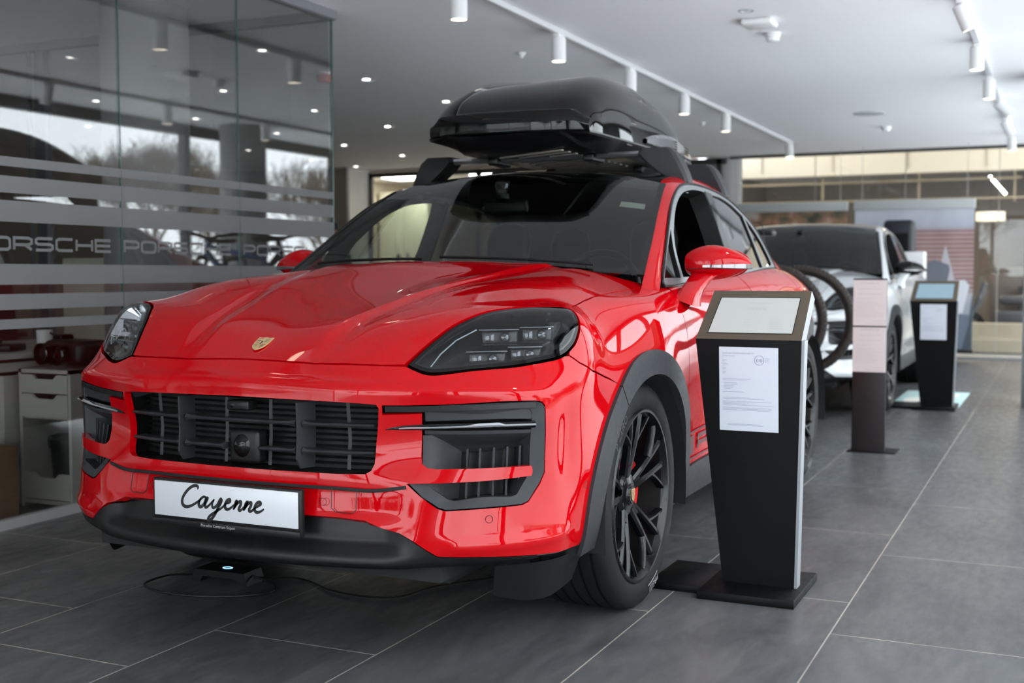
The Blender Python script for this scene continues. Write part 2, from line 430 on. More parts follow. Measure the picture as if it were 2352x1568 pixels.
class Surf:
    def __init__(self, me, disp=None):
        co = coords(me)
        n = np.empty(len(me.vertices) * 3); me.vertices.foreach_get('normal', n); n = n.reshape(-1, 3)
        if disp is not None:
            d = disp(co); co = co + n * d[:, None]
            me.vertices.foreach_set('co', co.ravel()); me.update()
            me.vertices.foreach_get('normal', n.ravel()) if False else None
            nn = np.empty(len(me.vertices) * 3); me.vertices.foreach_get('normal', nn); n = nn.reshape(-1, 3)
        self.N = n; self.co = co
        self.polys = [tuple(p.vertices) for p in me.polygons]
        tris = []
        for p in self.polys:
            tris.append((p[0], p[1], p[2])); tris.append((p[0], p[2], p[3]))
        self.tris = tris
        self.cov = [Vector(c) for c in co]
        self.bvh = BVHTree.FromPolygons(self.cov, tris)
        self.Nv = [Vector(c) for c in n]
    def hit(self, o, d):
        loc, nr, fi, ds = self.bvh.ray_cast(o, d)
        if loc is None: return None
        return loc, self.normal(loc, fi)
    def normal(self, loc, fi):
        a, b, c = self.tris[fi]
        A, B, Cc = self.cov[a], self.cov[b], self.cov[c]
        v0, v1, v2 = B - A, Cc - A, loc - A
        d00, d01, d11, d20, d21 = v0.dot(v0), v0.dot(v1), v1.dot(v1), v2.dot(v0), v2.dot(v1)
        den = d00 * d11 - d01 * d01
        if abs(den) < 1e-16: return self.Nv[a]
        v = (d11 * d20 - d01 * d21) / den; w = (d00 * d21 - d01 * d20) / den
        return (self.Nv[a] * (1 - v - w) + self.Nv[b] * v + self.Nv[c] * w).normalized()
    def sv(self, s, v):
        """point and normal at (s, v)"""
        h = self.hit(*sv_ray(s, v))
        if h is None:
            o, d = sv_ray(s, v); loc, nr, fi, _ = self.bvh.find_nearest(o + d * .5); return loc, self.normal(loc, fi)
        return h
    def xy(self, x, y):
        h = self.hit(*xy_ray(x, y))
        if h is None:
            loc, nr, fi, _ = self.bvh.find_nearest(Vector((x, y, 1))); return loc, self.normal(loc, fi)
        return h
# ------------------------------------------------------------------ trimmed panels
def inside(pts, poly):
    x = pts[:, 0]; y = pts[:, 1]; r = np.zeros(len(pts), bool); n = len(poly)
    for i in range(n):
        x1, y1 = poly[i]; x2, y2 = poly[(i + 1) % n]
        if y1 == y2: continue
        c = ((y1 > y) != (y2 > y)) & (x < (x2 - x1) * (y - y1) / (y2 - y1) + x1); r ^= c
    return r
def dense(poly, h):
    out = []; n = len(poly)
    for i in range(n):
        a, b = poly[i], poly[(i + 1) % n]; L = math.hypot(b[0] - a[0], b[1] - a[1])
        if L < 1e-7: continue
        k = max(1, int(math.ceil(L / h)))
        for j in range(k): out.append((a[0] + (b[0] - a[0]) * j / k, a[1] + (b[1] - a[1]) * j / k))
    return out
def smooth2(pts, n=6, closed=True):
    q = curve_pts([(a[0], a[1], 0) for a in pts], n, closed); return [(v.x, v.y) for v in q]
def cdt(outer, holes, h):
    outer = dense(outer, h); holes = [dense(o, h) for o in holes]
    xs = [p[0] for p in outer]; ys = [p[1] for p in outer]
    gx, gy = np.meshgrid(np.arange(min(xs) + h * .37, max(xs), h), np.arange(min(ys) + h * .41, max(ys), h * .87))
    gx = gx + (np.arange(gx.shape[0]) % 2)[:, None] * h * .5
    G = np.stack([gx.ravel(), gy.ravel()], 1); keep = inside(G, outer)
    for o in holes: keep &= ~inside(G, o)
    G = G[keep]
    B = np.array(outer + [p for o in holes for p in o])
    if len(G):                                             # keep grid points off the boundary
        ok = np.ones(len(G), bool)
        for k in range(0, len(B), 64):
            d = ((G[:, None, :] - B[None, k:k + 64, :]) ** 2).sum(2).min(1); ok &= d > (h * .45) ** 2
        G = G[ok]
    vs = [Vector(p) for p in B] + [Vector(p) for p in G]
    ed = []; b = 0
    for L in [outer] + holes:
        n = len(L); ed += [(b + i, b + (i + 1) % n) for i in range(n)]; b += n
    V, E, F, *_ = delaunay_2d_cdt(vs, ed, [], 0, 1e-7)
    V = np.array([(v.x, v.y) for v in V]); F = np.array([tuple(f) for f in F])
    cen = V[F].mean(1); keep = inside(cen, outer)
    for o in holes: keep &= ~inside(cen, o)
    F = F[keep]
    a, bb, c = V[F[:, 0]], V[F[:, 1]], V[F[:, 2]]
    area = (bb[:, 0] - a[:, 0]) * (c[:, 1] - a[:, 1]) - (bb[:, 1] - a[:, 1]) * (c[:, 0] - a[:, 0])
    F = F[np.abs(area) > 1e-9]; area = area[np.abs(area) > 1e-9]
    F[area < 0] = F[area < 0][:, ::-1]
    return V, F
def panel(name, mats, mapf, outer, holes=(), h=.02, off=0.0, flange=.018, mirror='none', parent=None, offf=None, flange_mi=0, inset=.0):
    """surface patch trimmed by 2D outlines, edges folded inwards; mapf(u, v) -> point, normal.
    mirror: 'none' (as is), 'join' (one object, both halves), 'flip' (only the mirrored side)"""
    V, F = cdt(outer, list(holes), h)
    P = []; N = []
    for u, v in V:
        p, n = mapf(u, v); o = off + (offf(u, v, p) if offf else 0); P.append(p + n * o); N.append(n)
    # orientation: make faces agree with normals
    f0 = F[len(F) // 2]; fn = (P[f0[1]] - P[f0[0]]).cross(P[f0[2]] - P[f0[0]])
    if fn.dot(N[f0[0]]) < 0: F = F[:, ::-1]
    if offf:      # relief: recompute the normals from the geometry
        acc = [Vector() for _ in P]
        for f in F:
            n = (P[f[1]] - P[f[0]]).cross(P[f[2]] - P[f[0]])
            for i in f: acc[i] += n
        N = [a.normalized() if a.length > 0 else b for a, b in zip(acc, N)]
        if mirror == 'join':
            for i, (u, v) in enumerate(V):
                if abs(u) < 1e-6: N[i] = Vector((0, N[i].y, N[i].z)).normalized()
    F = [tuple(int(i) for i in f) for f in F]
    # boundary edges
    cnt = {}
    for f in F:
        for i in range(3): e = (f[i], f[(i + 1) % 3]); cnt[e] = cnt.get(e, 0) + 1
    bd = [e for e in cnt if (e[1], e[0]) not in cnt]
    if mirror == 'join': bd = [e for e in bd if not (abs(P[e[0]].x) < 1e-4 and abs(P[e[1]].x) < 1e-4)]
    LN = [[N[i] for i in f] for f in F]; MI = [0] * len(F)
    if flange:
        inner = {}
        for a, b in bd:
            for q in (a, b):
                if q not in inner: inner[q] = len(P); P.append(P[q] - N[q] * flange); N.append(N[q])
        for a, b in bd:
            f = (b, a, inner[a], inner[b]); F.append(f)
            fn = (P[a] - P[b]).cross(P[inner[a]] - P[b]); fn = fn.normalized() if fn.length > 1e-12 else N[a]
            LN.append([fn] * 4); MI.append(flange_mi)
    def flip(P, F, LN):
        P = [Vector((-p.x, p.y, p.z)) for p in P]; F2 = [f[::-1] for f in F]; L2 = [[Vector((-n.x, n.y, n.z)) for n in l[::-1]] for l in LN]; return P, F2, L2
    if mirror == 'flip': P, F, LN = flip(P, F, LN)
    if mirror == 'join':
        P2, F2, L2 = flip(P, F, LN); b = len(P); P = P + P2; F = F + [tuple(i + b for i in f) for f in F2]; LN = LN + L2; MI = MI + MI
    me = bpy.data.meshes.new(name); me.from_pydata([tuple(p) for p in P], [], F)
    for m in (mats if isinstance(mats, (list, tuple)) else [mats]): me.materials.append(m)
    me.polygons.foreach_set('material_index', MI); me.polygons.foreach_set('use_smooth', [True] * len(F)); me.update()
    # loop normals in loop order
    me.normals_split_custom_set([tuple(n) for l in LN for n in l])
    o = bpy.data.objects.new(name, me); C.objects.link(o)
    if parent is not None: o.parent = parent
    return o
def both(name, mats, mapf, outer, parent, **k):
    a = panel(name, mats, mapf, outer, mirror='none', parent=parent, **k); b = panel(name, mats, mapf, outer, mirror='flip', parent=parent, **k)
    return a, b

# ------------------------------------------------------------------ outlines on the body, (s, v) half side
LAMP = smooth2([(.463,.776),(.463,.776),(.491,.814),(.524,.852),(.561,.887),(.616,.921),(.664,.941),(.713,.950),(.776,.953),(.838,.949),(.886,.944),(.906,.932),(.911,.913),(.911,.893),(.905,.871),(.896,.854),(.878,.830),(.860,.815),(.846,.806),(.823,.797),(.796,.792),(.756,.786),(.713,.780),(.660,.775),(.613,.769),(.564,.761),(.528,.757),(.506,.759),(.480,.768)], 4)
AC = (.055, .36); RO, RI = .515, .437
AC2 = (2.90, .36)
def arc_sv(cy, cz, r, a0, a1, n, xx=.96):
    out = []
    for k in range(n + 1):
        a = math.radians(a0 + (a1 - a0) * k / n); y = cy + r * math.cos(a); z = cz + r * math.sin(a)
        out.append(yz_sv(y, z))
    return out
def yz_sv(y, z):
    """side-view point on the flank -> (s, v)"""
    h = BODY.hit(Vector((2, y, z)), Vector((-1, 0, 0)))
    if h is None: loc, _n, _i, _d = BODY.bvh.find_nearest(Vector((.95, y, z))); return sv_of(loc)
    return sv_of(h[0])
# ================================================================== the car
_V, _F = fitted_cage()
BODY = Surf(subdiv(_V, _F, 4))
car = empty('car', (0, 0, 0), 0, 'red coupe SUV with black roof box, its front towards the camera', 'car')
sv, xy = BODY.sv, BODY.xy
G3 = .0022   # half shut-line gap

# --- front bumper
REDBOT = [(0,.464),(.262,.464),(.336,.463),(.396,.459),(.430,.446),(.466,.437),(.493,.422),(.517,.406),(.541,.391),(.585,.388),(.629,.386),(.724,.379),(.779,.373),(.852,.362),(.892,.353)]
CLF = arc_sv(*AC, RO, 187, 124, 14)
GR_T = [(.417,.6865),(.377,.687),(.273,.687),(.127,.687),(0,.687)]
GR = [(0,.687),(.127,.687),(.273,.687),(.377,.687),(.414,.6865),(.4185,.680),(.416,.654),(.410,.611),(.408,.570),(.402,.556),(.390,.549),(.330,.547),(.097,.546),(0,.546)]
lo = [p for p in LAMP]
i0 = min(range(len(lo)), key=lambda i: math.hypot(lo[i][0] - .846, lo[i][1] - .806))
lamp_low = lo[i0:] + [lo[0]]                               # from the outer seam along the bottom to the inner tip
def inset(poly, d):
    """offset a closed polygon outwards (d > 0) or inwards"""
    A = sum(poly[i][0] * poly[(i + 1) % len(poly)][1] - poly[(i + 1) % len(poly)][0] * poly[i][1] for i in range(len(poly)))
    s = 1 if A < 0 else -1; out = []; n = len(poly)
    for i in range(n):
        a, b, c = poly[i - 1], poly[i], poly[(i + 1) % n]
        t1 = Vector((b[0] - a[0], b[1] - a[1])); t2 = Vector((c[0] - b[0], c[1] - b[1]))
        if t1.length < 1e-9: t1 = t2
        if t2.length < 1e-9: t2 = t1
        t = (t1.normalized() + t2.normalized()); t = t.normalized() if t.length > 1e-6 else t1.normalized()
        m = Vector((-t.y, t.x)) * s; c_ = max(.5, m.dot(Vector((-t1.y, t1.x)).normalized() * s))
        out.append((b[0] + m.x * d / c_, b[1] + m.y * d / c_))
    return out
bump_out = ([(0,.546-.0)] + [(0,.464)] + REDBOT[1:] + CLF[1:] + [(1.02,.765-G3),(.922,.770-G3),(.879,.785-G3),(.853,.800)] + [(a, b - .004) for a, b in lamp_low[1:-2]] + [(.462,.7715),(.355,.7685),(.231,.7645),(.10,.7665),(0,.7675)] + GR)
IN_TOP = [(.425,.686),(.500,.690),(.585,.694),(.670,.698),(.748,.699),(.763,.697),(.770,.688)]
IN_R = [(.7715,.631),(.770,.550),(.759,.527),(.731,.490),(.716,.484)]
IN_B = [(.630,.481),(.556,.478),(.540,.483),(.508,.505),(.476,.532)]
BLADE = [(.560,.5345),(.640,.538),(.738,.545),(.741,.555),(.738,.566),(.640,.564),(.539,.562),(.518,.564),(.506,.573),(.504,.590),(.505,.640),(.506,.674),(.425,.668)]
INTAKE = IN_TOP + IN_R + IN_B + BLADE
def bump_relief(u, v, p):
    o = 0
    # ledge over the lower lip, concave channel between the intake and the wheel
    if u > .50: o += .010 * math.exp(-((v - .408) / .012) ** 2) * sm(u, .52, .60) * (1 - sm(u, .80, .87))
    o -= .011 * math.exp(-((u - .835) / .034) ** 2) * sm(v, .44, .60) * (1 - sm(v, .64, .77))
    # brow above the grille
    o += .007 * math.exp(-((v - .716) / .013) ** 2) * (1 - sm(u, .72, .82))
    o -= .006 * math.exp(-((v - .742) / .014) ** 2) * (1 - sm(u, .50, .80))
    # lower step under the intake
    o -= .008 * sm(v, .455, .470) * (1 - sm(v, .51, .535)) * (1 - sm(u, .42, .50))
    return o
bumper = panel('front_bumper', [M_RED, M_DARK], sv, bump_out, [INTAKE], h=.011, flange=.022, mirror='join', parent=car, offf=bump_relief, flange_mi=0)

# parting line under the grille: thin dark groove strip
def strip_sv(name, mats, path, w, off, thick, parent, mirror='both', n=6):
    """raised strip along an (s, v) path; w is a width or list"""
    P = curve_pts([(a[0], a[1], 0) for a in path], n); outs = []
    for sgn in ((1, -1) if mirror == 'both' else (1,)):
        mb = MB(); rows = []
        for i, q in enumerate(P):
            t = (P[min(i + 1, len(P) - 1)] - P[max(i - 1, 0)]).normalized(); m = Vector((-t.y, t.x, 0))
            ww = (np.interp(i / (len(P) - 1), np.linspace(0, 1, len(w)), w) if isinstance(w, (list, tuple)) else w) / 2
            a, na = sv(q.x + m.x * ww, q.y + m.y * ww); b, nb = sv(q.x - m.x * ww, q.y - m.y * ww)
            r = [a + na * (off - thick), a + na * (off - thick * .25), a + na * off * 1 + (b - a).normalized() * min(ww * .3, thick * .4), b + nb * off + (a - b).normalized() * min(ww * .3, thick * .4), b + nb * (off - thick * .25), b + nb * (off - thick)]
            rows.append([Vector((sgn * p.x, p.y, p.z)) for p in (r if sgn > 0 else r[::-1])])
        mb.grid(rows); n_ = len(rows[0]); mb.f.append(tuple(range(n_))); mb.mi.append(0); mb.sm.append(False)
        mb.f.append(tuple(range((len(rows) - 1) * n_, len(rows) * n_))[::-1]); mb.mi.append(0); mb.sm.append(False)
        o = mb.build(name, mats, parent); fix_normals(o); outs.append(o)
    return outs
for o in strip_sv('bumper_seam', M_DARK, [(.0,.5185),(.2,.5185),(.33,.5185),(.41,.517),(.476,.525)], .007, .0015, .006, car): pass

# --- black lower lip
LIPB = [(.937,.318),(.867,.322),(.766,.342),(.677,.349),(.553,.358),(.40,.352),(.2,.345),(0,.343)]
lip_out = [(0,.4625)] + [(a, b - .002) for a, b in REDBOT[1:]] + [(.925,.352),(.948,.335)] + LIPB
def lip_relief(u, v, p):
    o = .012 * math.exp(-((v - .376) / .012) ** 2) * (1 - sm(u, .46, .54)) - .038 * sm(v, .388, .408) * (1 - sm(u, .42, .50)) - .05 * (1 - sm(v, .343, .368)) * (1 - sm(u, .80, .90))
    return o
panel('lower_lip', [M_SBLK], sv, lip_out, [], h=.016, flange=.03, mirror='join', parent=car, offf=lip_relief)
# --- hood
cowl = lambda x: .285 + .27 * x * x
svP = lambda s, v: sv(s, v)[0]
hood_edge = [svP(a, b) for a, b in [(.355,.7725),(.231,.7685),(.10,.7705)]]
pts = [(0, hood_edge[2].y + .0005), (hood_edge[2].x, hood_edge[2].y), (hood_edge[1].x, hood_edge[1].y), (hood_edge[0].x, hood_edge[0].y), (.440, -.8255), (.500, -.8035)]
iT = min(range(len(LAMP)), key=lambda i: math.hypot(LAMP[i][0] - .886, LAMP[i][1] - .944))
lam = [(svP(a, b), sv(a, b)[1]) for a, b in LAMP[3:iT]]
for p, n in lam:                                            # stand off a little from the lamp edge, towards the hood
    pts.append((p.x - .0035, p.y + .0035))
SHUT = [(.823,-.372),(.818,-.31),(.810,-.24),(.805,-.176),(.802,-.08),(.803,.013),(.805,.18),(.807,.35),(.806,.41),(.802,.445),(.785,.470)]
pts += [(a - .002, b) for a, b in SHUT]
pts += [(x, cowl(x)) for x in (.70,.6,.5,.4,.3,.2,.1,0)]
def hood_relief(u, v, p):
    e = .215 + .26 * sm(v, -.9, .5)                           # crease line of the raised centre
    k = sm(v, -.86, -.70)
    return .009 * (1 - sm(u, e - .018, e + .018)) * k + .005 * k * math.exp(-((u - e - .045) / .03) ** 2) * -1
hood = panel('hood', [M_RED], xy, pts, [], h=.013, flange=.02, mirror='join', parent=car, offf=hood_relief)

# --- fenders
CLT = arc_sv(*AC, RO, 124, 20, 22)
fen = [(.855,.803)]
for a, b in LAMP[iT + 1:i0 - 1][::-1]: fen.append((a + .0035, b - .0005 + .003 * sm(b, .92, .945)))
fen += [(LAMP[iT][0] + .004, LAMP[iT][1] + .004)] + [sv_of(xy(a + .002, b)[0]) for a, b in SHUT[:-1]]
fen += [sv_of(xy(.80, .50)[0]), sv_of(xy(.845, .545)[0]), sv_of(xy(.872, .535)[0])]
GAPX = [yz_sv(y, z) for y, z in [(.515,1.045),(.500,1.00),(.498,.93),(.500,.85),(.503,.76),(.510,.68),(.520,.60),(.545,.50)]]
fen += GAPX
fen += CLT[::-1] + [(1.02,.765+G3),(.922,.770+G3),(.879,.785+G3)]
FEN = fen
both('fender', [M_RED], sv, fen, car, h=.013, flange=.02)

# --- wheel arch cladding
def ring(cy, cz, r1, r0, a0, a1, n=40):
    return arc_sv(cy, cz, r1, a0, a1, n) + arc_sv(cy, cz, r0, a1, a0, n)
both('wheel_arch_trim', [M_PLAST], sv, ring(*AC, RO + .003, RI, 188, 125.6), car, h=.02, off=.012, flange=.045)
both('wheel_arch_trim', [M_PLAST], sv, ring(*AC, RO + .003, RI, 125, -6), car, h=.02, off=.012, flange=.045)
both('wheel_arch_trim', [M_PLAST], sv, ring(*AC2, RO, RI, 186, -4, 60), car, h=.02, off=.012, flange=.045)
# --- sill
both('sill_trim', [M_PLAST], sv, [yz_sv(y, z) for y, z in [(.515,.275),(.90,.275),(1.5,.275),(2.1,.275),(2.44,.275)]] + [yz_sv(y, z) for y, z in [(2.40,.40),(2.1,.405),(1.6,.405),(1.1,.405),(.56,.405)]], car, h=.03, off=.010, flange=.04)

# --- doors and rear quarter
beltv = lambda y: sv_of(Vector((interp(y, [.5,.8,1.5,2.1,2.8], [.865,.862,.850,.838,.80]), y, interp(y, [.5,.8,1.5,2.1,2.8], [1.085,1.10,1.12,1.145,1.17]))))
g2 = .004
fd = [(s + g2, v) for s, v in GAPX] + [yz_sv(.575, .409)] + [yz_sv(y, .409) for y in (.8, 1.1, 1.4)] + [yz_sv(1.62, .409), yz_sv(1.625, .7), yz_sv(1.62, 1.0), beltv(1.615)] + [beltv(y) for y in (1.4,1.1,.8,.62,.56)]
def door_relief(u, v, p):
    return -.012 * math.exp(-((p.z - .80) / .06) ** 2) * sm(p.y, .75, 1.3) * (1 - sm(p.y, 2.0, 2.4)) + .012 * math.exp(-((p.z - .55) / .05) ** 2) * sm(p.y, .9, 1.4) * (1 - sm(p.y, 2.0, 2.3))
both('front_door', [M_RED], sv, fd, car, h=.02, flange=.02, offf=door_relief)
arcd = [yz_sv(AC2[0] + (RO + .003) * math.cos(math.radians(a)), AC2[1] + (RO + .003) * math.sin(math.radians(a))) for a in range(172, 128, -4)]
rd = [yz_sv(1.63, .409), yz_sv(1.8, .409), yz_sv(2.1, .409), yz_sv(2.375, .409)] + arcd + [yz_sv(2.62, .85), yz_sv(2.64, .98), beltv(2.60)] + [beltv(y) for y in (2.4,2.1,1.8)] + [beltv(1.63), yz_sv(1.63, 1.0), yz_sv(1.634, .7)]
both('rear_door', [M_RED], sv, rd, car, h=.02, flange=.02, offf=door_relief)
arcq = [yz_sv(AC2[0] + (RO + .003) * math.cos(math.radians(a)), AC2[1] + (RO + .003) * math.sin(math.radians(a))) for a in range(126, 0, -6)]
qp = [(s + .004, v) for s, v in [beltv(2.60), yz_sv(2.645, .98), yz_sv(2.625, .85)]] + arcq + [yz_sv(3.42, .34), yz_sv(3.6, .34), yz_sv(3.66, .35), yz_sv(3.68, .6), yz_sv(3.68, .85), yz_sv(3.66, 1.0), sv_of(xy(.60, 3.68)[0]), sv_of(xy(.56, 3.5)[0]), sv_of(xy(.58, 3.2)[0]), sv_of(xy(.66, 2.95)[0]), sv_of(xy(.74, 2.78)[0])]
both('quarter_panel', [M_RED], sv, qp, car, h=.025, flange=.02)
# --- tail
def rearmap(x, z):
    h = BODY.hit(Vector((x, 3.3, z)), Vector((0, 1, 0)))
    if h is None: loc, nr, fi, _ = BODY.bvh.find_nearest(Vector((x, 3.9, z))); return loc, BODY.normal(loc, fi)
    return h
panel('tailgate', [M_RED], rearmap, [(0,.70),(.56,.70),(.65,.74),(.69,.90),(.64,1.04),(0,1.04)], [], h=.04, mirror='join', parent=car)
panel('rear_bumper', [M_RED], rearmap, [(0,.34),(.5,.34),(.72,.36),(.74,.6),(.72,.86),(.700,.885),(.655,.735),(.56,.695),(0,.695)], [], h=.04, mirror='join', parent=car)
panel('rear_deck', [M_RED], xy, [(0,3.45),(.58,3.45),(.60,3.70),(0,3.76)], [], h=.04, mirror='join', parent=car)
panel('tail_lamp', [mat('tail_lamp_red', (.35,.0,.01), .15, 0, 1)], rearmap, [(0,.93),(.62,.90),(.62,.96),(0,.96)], [], h=.04, off=.006, mirror='join', parent=car)

# ------------------------------------------------------------------ greenhouse
GK = [  # centre, glass/roof edge, window-top edge
 ((0,.20,1.13),(.798,.385,1.085),(.868,.42,1.06)),
 ((0,.30,1.178),(.784,.459,1.137),(.848,.505,1.112)),
 ((0,.515,1.300),(.748,.655,1.258),(.812,.655,1.207)),
 ((0,.76,1.432),(.705,.87,1.385),(.764,.855,1.340)),
 ((0,1.03,1.555),(.656,1.115,1.512),(.721,1.070,1.464)),
 ((0,1.20,1.592),(.640,1.28,1.552),(.702,1.245,1.516)),
 ((0,1.45,1.612),(.626,1.50,1.574),(.692,1.52,1.534)),
 ((0,1.85,1.615),(.612,1.87,1.574),(.686,1.85,1.524)),
 ((0,2.25,1.582),(.602,2.22,1.535),(.688,2.20,1.480)),
 ((0,2.60,1.515),(.598,2.53,1.458),(.705,2.50,1.395)),
 ((0,2.95,1.418),(.600,2.80,1.362),(.738,2.67,1.285)),
 ((0,3.28,1.300),(.610,3.06,1.262),(.762,2.80,1.185)),
 ((0,3.58,1.165),(.620,3.42,1.135),(.755,3.18,1.115))]
def gh(k, w):
    """greenhouse sheet: k along the car (index units), w 0..1 centre to glass edge, 1..2 round the pillar"""
    def cv(q): return Vector([crom(k, range(len(GK)), [g[q][a] for g in GK]) for a in range(3)])
    c, e, d = cv(0), cv(1), cv(2)
    if w <= 1: return Vector((e.x * w, lerp(c.y, e.y, w * w), lerp(c.z, e.z, w ** 2.4)))
    t = w - 1
    # quadratic bend from e to d with tangent continuity
    tan = Vector((e.x, 2 * (e.y - c.y), 2.4 * (e.z - c.z))); L = (d - e).length
    m = e + tan.normalized() * L * .48
    return e * (1 - t) ** 2 + m * 2 * t * (1 - t) + d * t * t
def gh_n(k, w):
    e = .02; a = gh(k, w + e) - gh(k, w - e) if 0 <= w - e else gh(k, w + e) - gh(k, w); b = gh(min(k + e, 12), w) - gh(max(k - e, 0), w)
    n = a.cross(b).normalized(); return n if n.z > 0 or n.x > .5 else -n
def gmap(off): 
    def f(k, w): p = gh(k, w); n = gh_n(k, w); return p + n * off, n
    return f
def gsheet(name, mats, k0, k1, w0, w1, nk, nw, off=0.0, thick=.012, mirror='join'):
    outs = []
    for sgn in ((0,) if mirror == 'join' else (1, -1)):
        rows = []; low = []
        for i in range(nk + 1):
            k = lerp(k0, k1, i / nk); r = []; q = []
            ws = [lerp(w0, w1, j / nw) for j in range(nw + 1)]
            if sgn == 0: ws = [-w for w in ws[::-1]] + [w for w in ws if w > 1e-9]
            for w in ws:
                s = -1 if (w < 0 or sgn == -1) else 1
                p, n = gmap(off)(k, abs(w)); p2 = p - n * thick
                r.append(Vector((s * p.x, p.y, p.z))); q.append(Vector((s * p2.x, p2.y, p2.z)))
            rows.append(r); low.append(q)
        mb = MB(); mb.grid(rows)
        if thick:
            b = len(mb.v); m = len(rows); n = len(rows[0]); mb.grid([r[::-1] for r in low])
            per = [(i, 0) for i in range(m)] + [(m - 1, j) for j in range(1, n)] + [(i, n - 1) for i in range(m - 2, -1, -1)] + [(0, j) for j in range(n - 2, 0, -1)]
            for a in range(len(per)):
                (i, j), (i2, j2) = per[a], per[(a + 1) % len(per)]
                mb.f.append((i * n + j, b + i * n + n - 1 - j, b + i2 * n + n - 1 - j2, i2 * n + j2)); mb.mi.append(0); mb.sm.append(False)
        o = mb.build(name, mats, car, auto=40); fix_normals(o); outs.append(o)
    return outs
gsheet('windshield', [M_WSG], .86, 4.0, 0, .985, 28, 14, thick=0)
gsheet('roof_glass', [M_GBLK], 4.0, 9.0, 0, .985, 40, 12)
gsheet('rear_window', [M_TINT], 9.02, 11.6, 0, .96, 16, 10, thick=0)
gsheet('windshield_frit', [M_GBLK], 3.72, 3.995, 0, .985, 4, 14, off=-.003, thick=.001)
gsheet('windshield_trim', [M_SBLK], .9, 4.05, .985, 1.18, 30, 3, off=.003, mirror='two')
gsheet('roof_frame', [M_RED], .0, 4.05, 1.17, 1.99, 30, 8, mirror='two')
gsheet('roof_rail', [M_RED], 4.05, 12.0, .985, 1.99, 64, 10, mirror='two')
gsheet('headliner', [mat('dark_headliner', .012, .9)], 3.95, 11.7, 0, 1.97, 50, 16, off=-.022, thick=.004)
gsheet('pillar_lining', [mat('dark_headliner', .012)], 1.0, 4.0, 1.0, 1.95, 20, 5, off=-.018, thick=.004, mirror='two')
# side windows: flank of the cabin as x = f(y, z)
def sx(y, z): return .852 - .36 * (z - 1.105) - .035 * max(0, y - 1.4) ** 1.4
def smap(y, z):
    p = Vector((sx(y, z), y, z)); d = .01
    n = Vector((1, -(sx(y + d, z) - sx(y - d, z)) / (2 * d), .36)).normalized(); return p, n
DLO = [(.509,1.110),(.64,1.199),(.787,1.298),(.947,1.402),(1.074,1.466),(1.206,1.510),(1.355,1.529),(1.55,1.533),(1.811,1.525),(2.081,1.500),(2.34,1.446),(2.502,1.394),(2.633,1.318),(2.708,1.239),(2.760,1.183)]
BELT = [(2.76,1.165),(2.45,1.158),(2.1,1.142),(1.5,1.118),(.80,1.095),(.52,1.085)]
frame_poly = smooth2(DLO, 4, False) + smooth2(BELT, 4, False)
def win(poly, n=4): return smooth2(poly, n)
WF = [(.79,1.120),(.79,1.120),(.812,1.22),(.872,1.302),(.872,1.302),(.99,1.388),(1.10,1.444),(1.22,1.482),(1.36,1.501),(1.50,1.507),(1.590,1.504),(1.590,1.504),(1.606,1.42),(1.600,1.28),(1.572,1.135),(1.572,1.135),(1.2,1.128)]
WQ = [(.545,1.118),(.545,1.118),(.66,1.197),(.79,1.280),(.845,1.312),(.845,1.312),(.790,1.235),(.752,1.118),(.752,1.118)]
WR = [(1.722,1.500),(1.722,1.500),(1.9,1.497),(2.1,1.473),(2.30,1.428),(2.30,1.428),(2.345,1.30),(2.372,1.165),(2.372,1.165),(2.1,1.158),(1.70,1.145),(1.70,1.145),(1.715,1.32)]
WT = [(2.345,1.418),(2.345,1.418),(2.47,1.370),(2.58,1.305),(2.665,1.215),(2.668,1.185),(2.62,1.176),(2.418,1.168),(2.418,1.168),(2.392,1.29)]
both('window_frame', [M_GREYTR, M_SBLK], smap, frame_poly, car, holes=[win(WF), win(WQ), win(WR), win(WT)], h=.03, off=.002, flange=.03, flange_mi=1)
both('quarter_light', [M_SIDEG], smap, win(WQ), car, h=.04, off=-.008, flange=0)
both('rear_door_window', [M_TINT], smap, win(WR), car, h=.05, off=-.006, flange=0)
both('rear_quarter_window', [M_TINT], smap, win(WT), car, h=.05, off=-.006, flange=0)
panel('front_door_window', [M_SIDEG], smap, win(WF), [], h=.06, off=-.014, flange=0, mirror='flip', parent=car)   # the near one is wound down
bp = [(1.595,1.510),(1.718,1.505),(1.712,1.32),(1.695,1.135),(1.578,1.132),(1.604,1.28),(1.611,1.42)]
both('pillar_cover', [M_GBLK], smap, bp, car, h=.04, off=.005, flange=.02)
rim_in = [(y + .0, z) for y, z in smooth2(DLO, 4, False)]
def seal(sgn):
    mb = MB(); P = [smap(y, z)[0] for y, z in smooth2(DLO + [(2.76,1.165),(2.45,1.158),(2.1,1.142),(1.5,1.118),(.80,1.095),(.52,1.088)], 5, True)]
    mb.tube([Vector((sgn * (p.x + .002), p.y, p.z)) for p in P], .006, 6, closed=True); return mb.build('window_seal', M_SBLK, car)
seal(1); seal(-1)
# reveal of the front window: thick black weather strip
for sgn in (1, -1):
    mb = MB(); P = [smap(y, z) for y, z in win(WF, 5)]
    mb.grid([[Vector((sgn * (p.x + n.x * o), p.y + n.y * o, p.z + n.z * o)) for p, n in P] for o in (0, -.02, -.055, -.075)][::sgn], closed_v=True)
    mb.build('door_seal', M_SBLK, car)
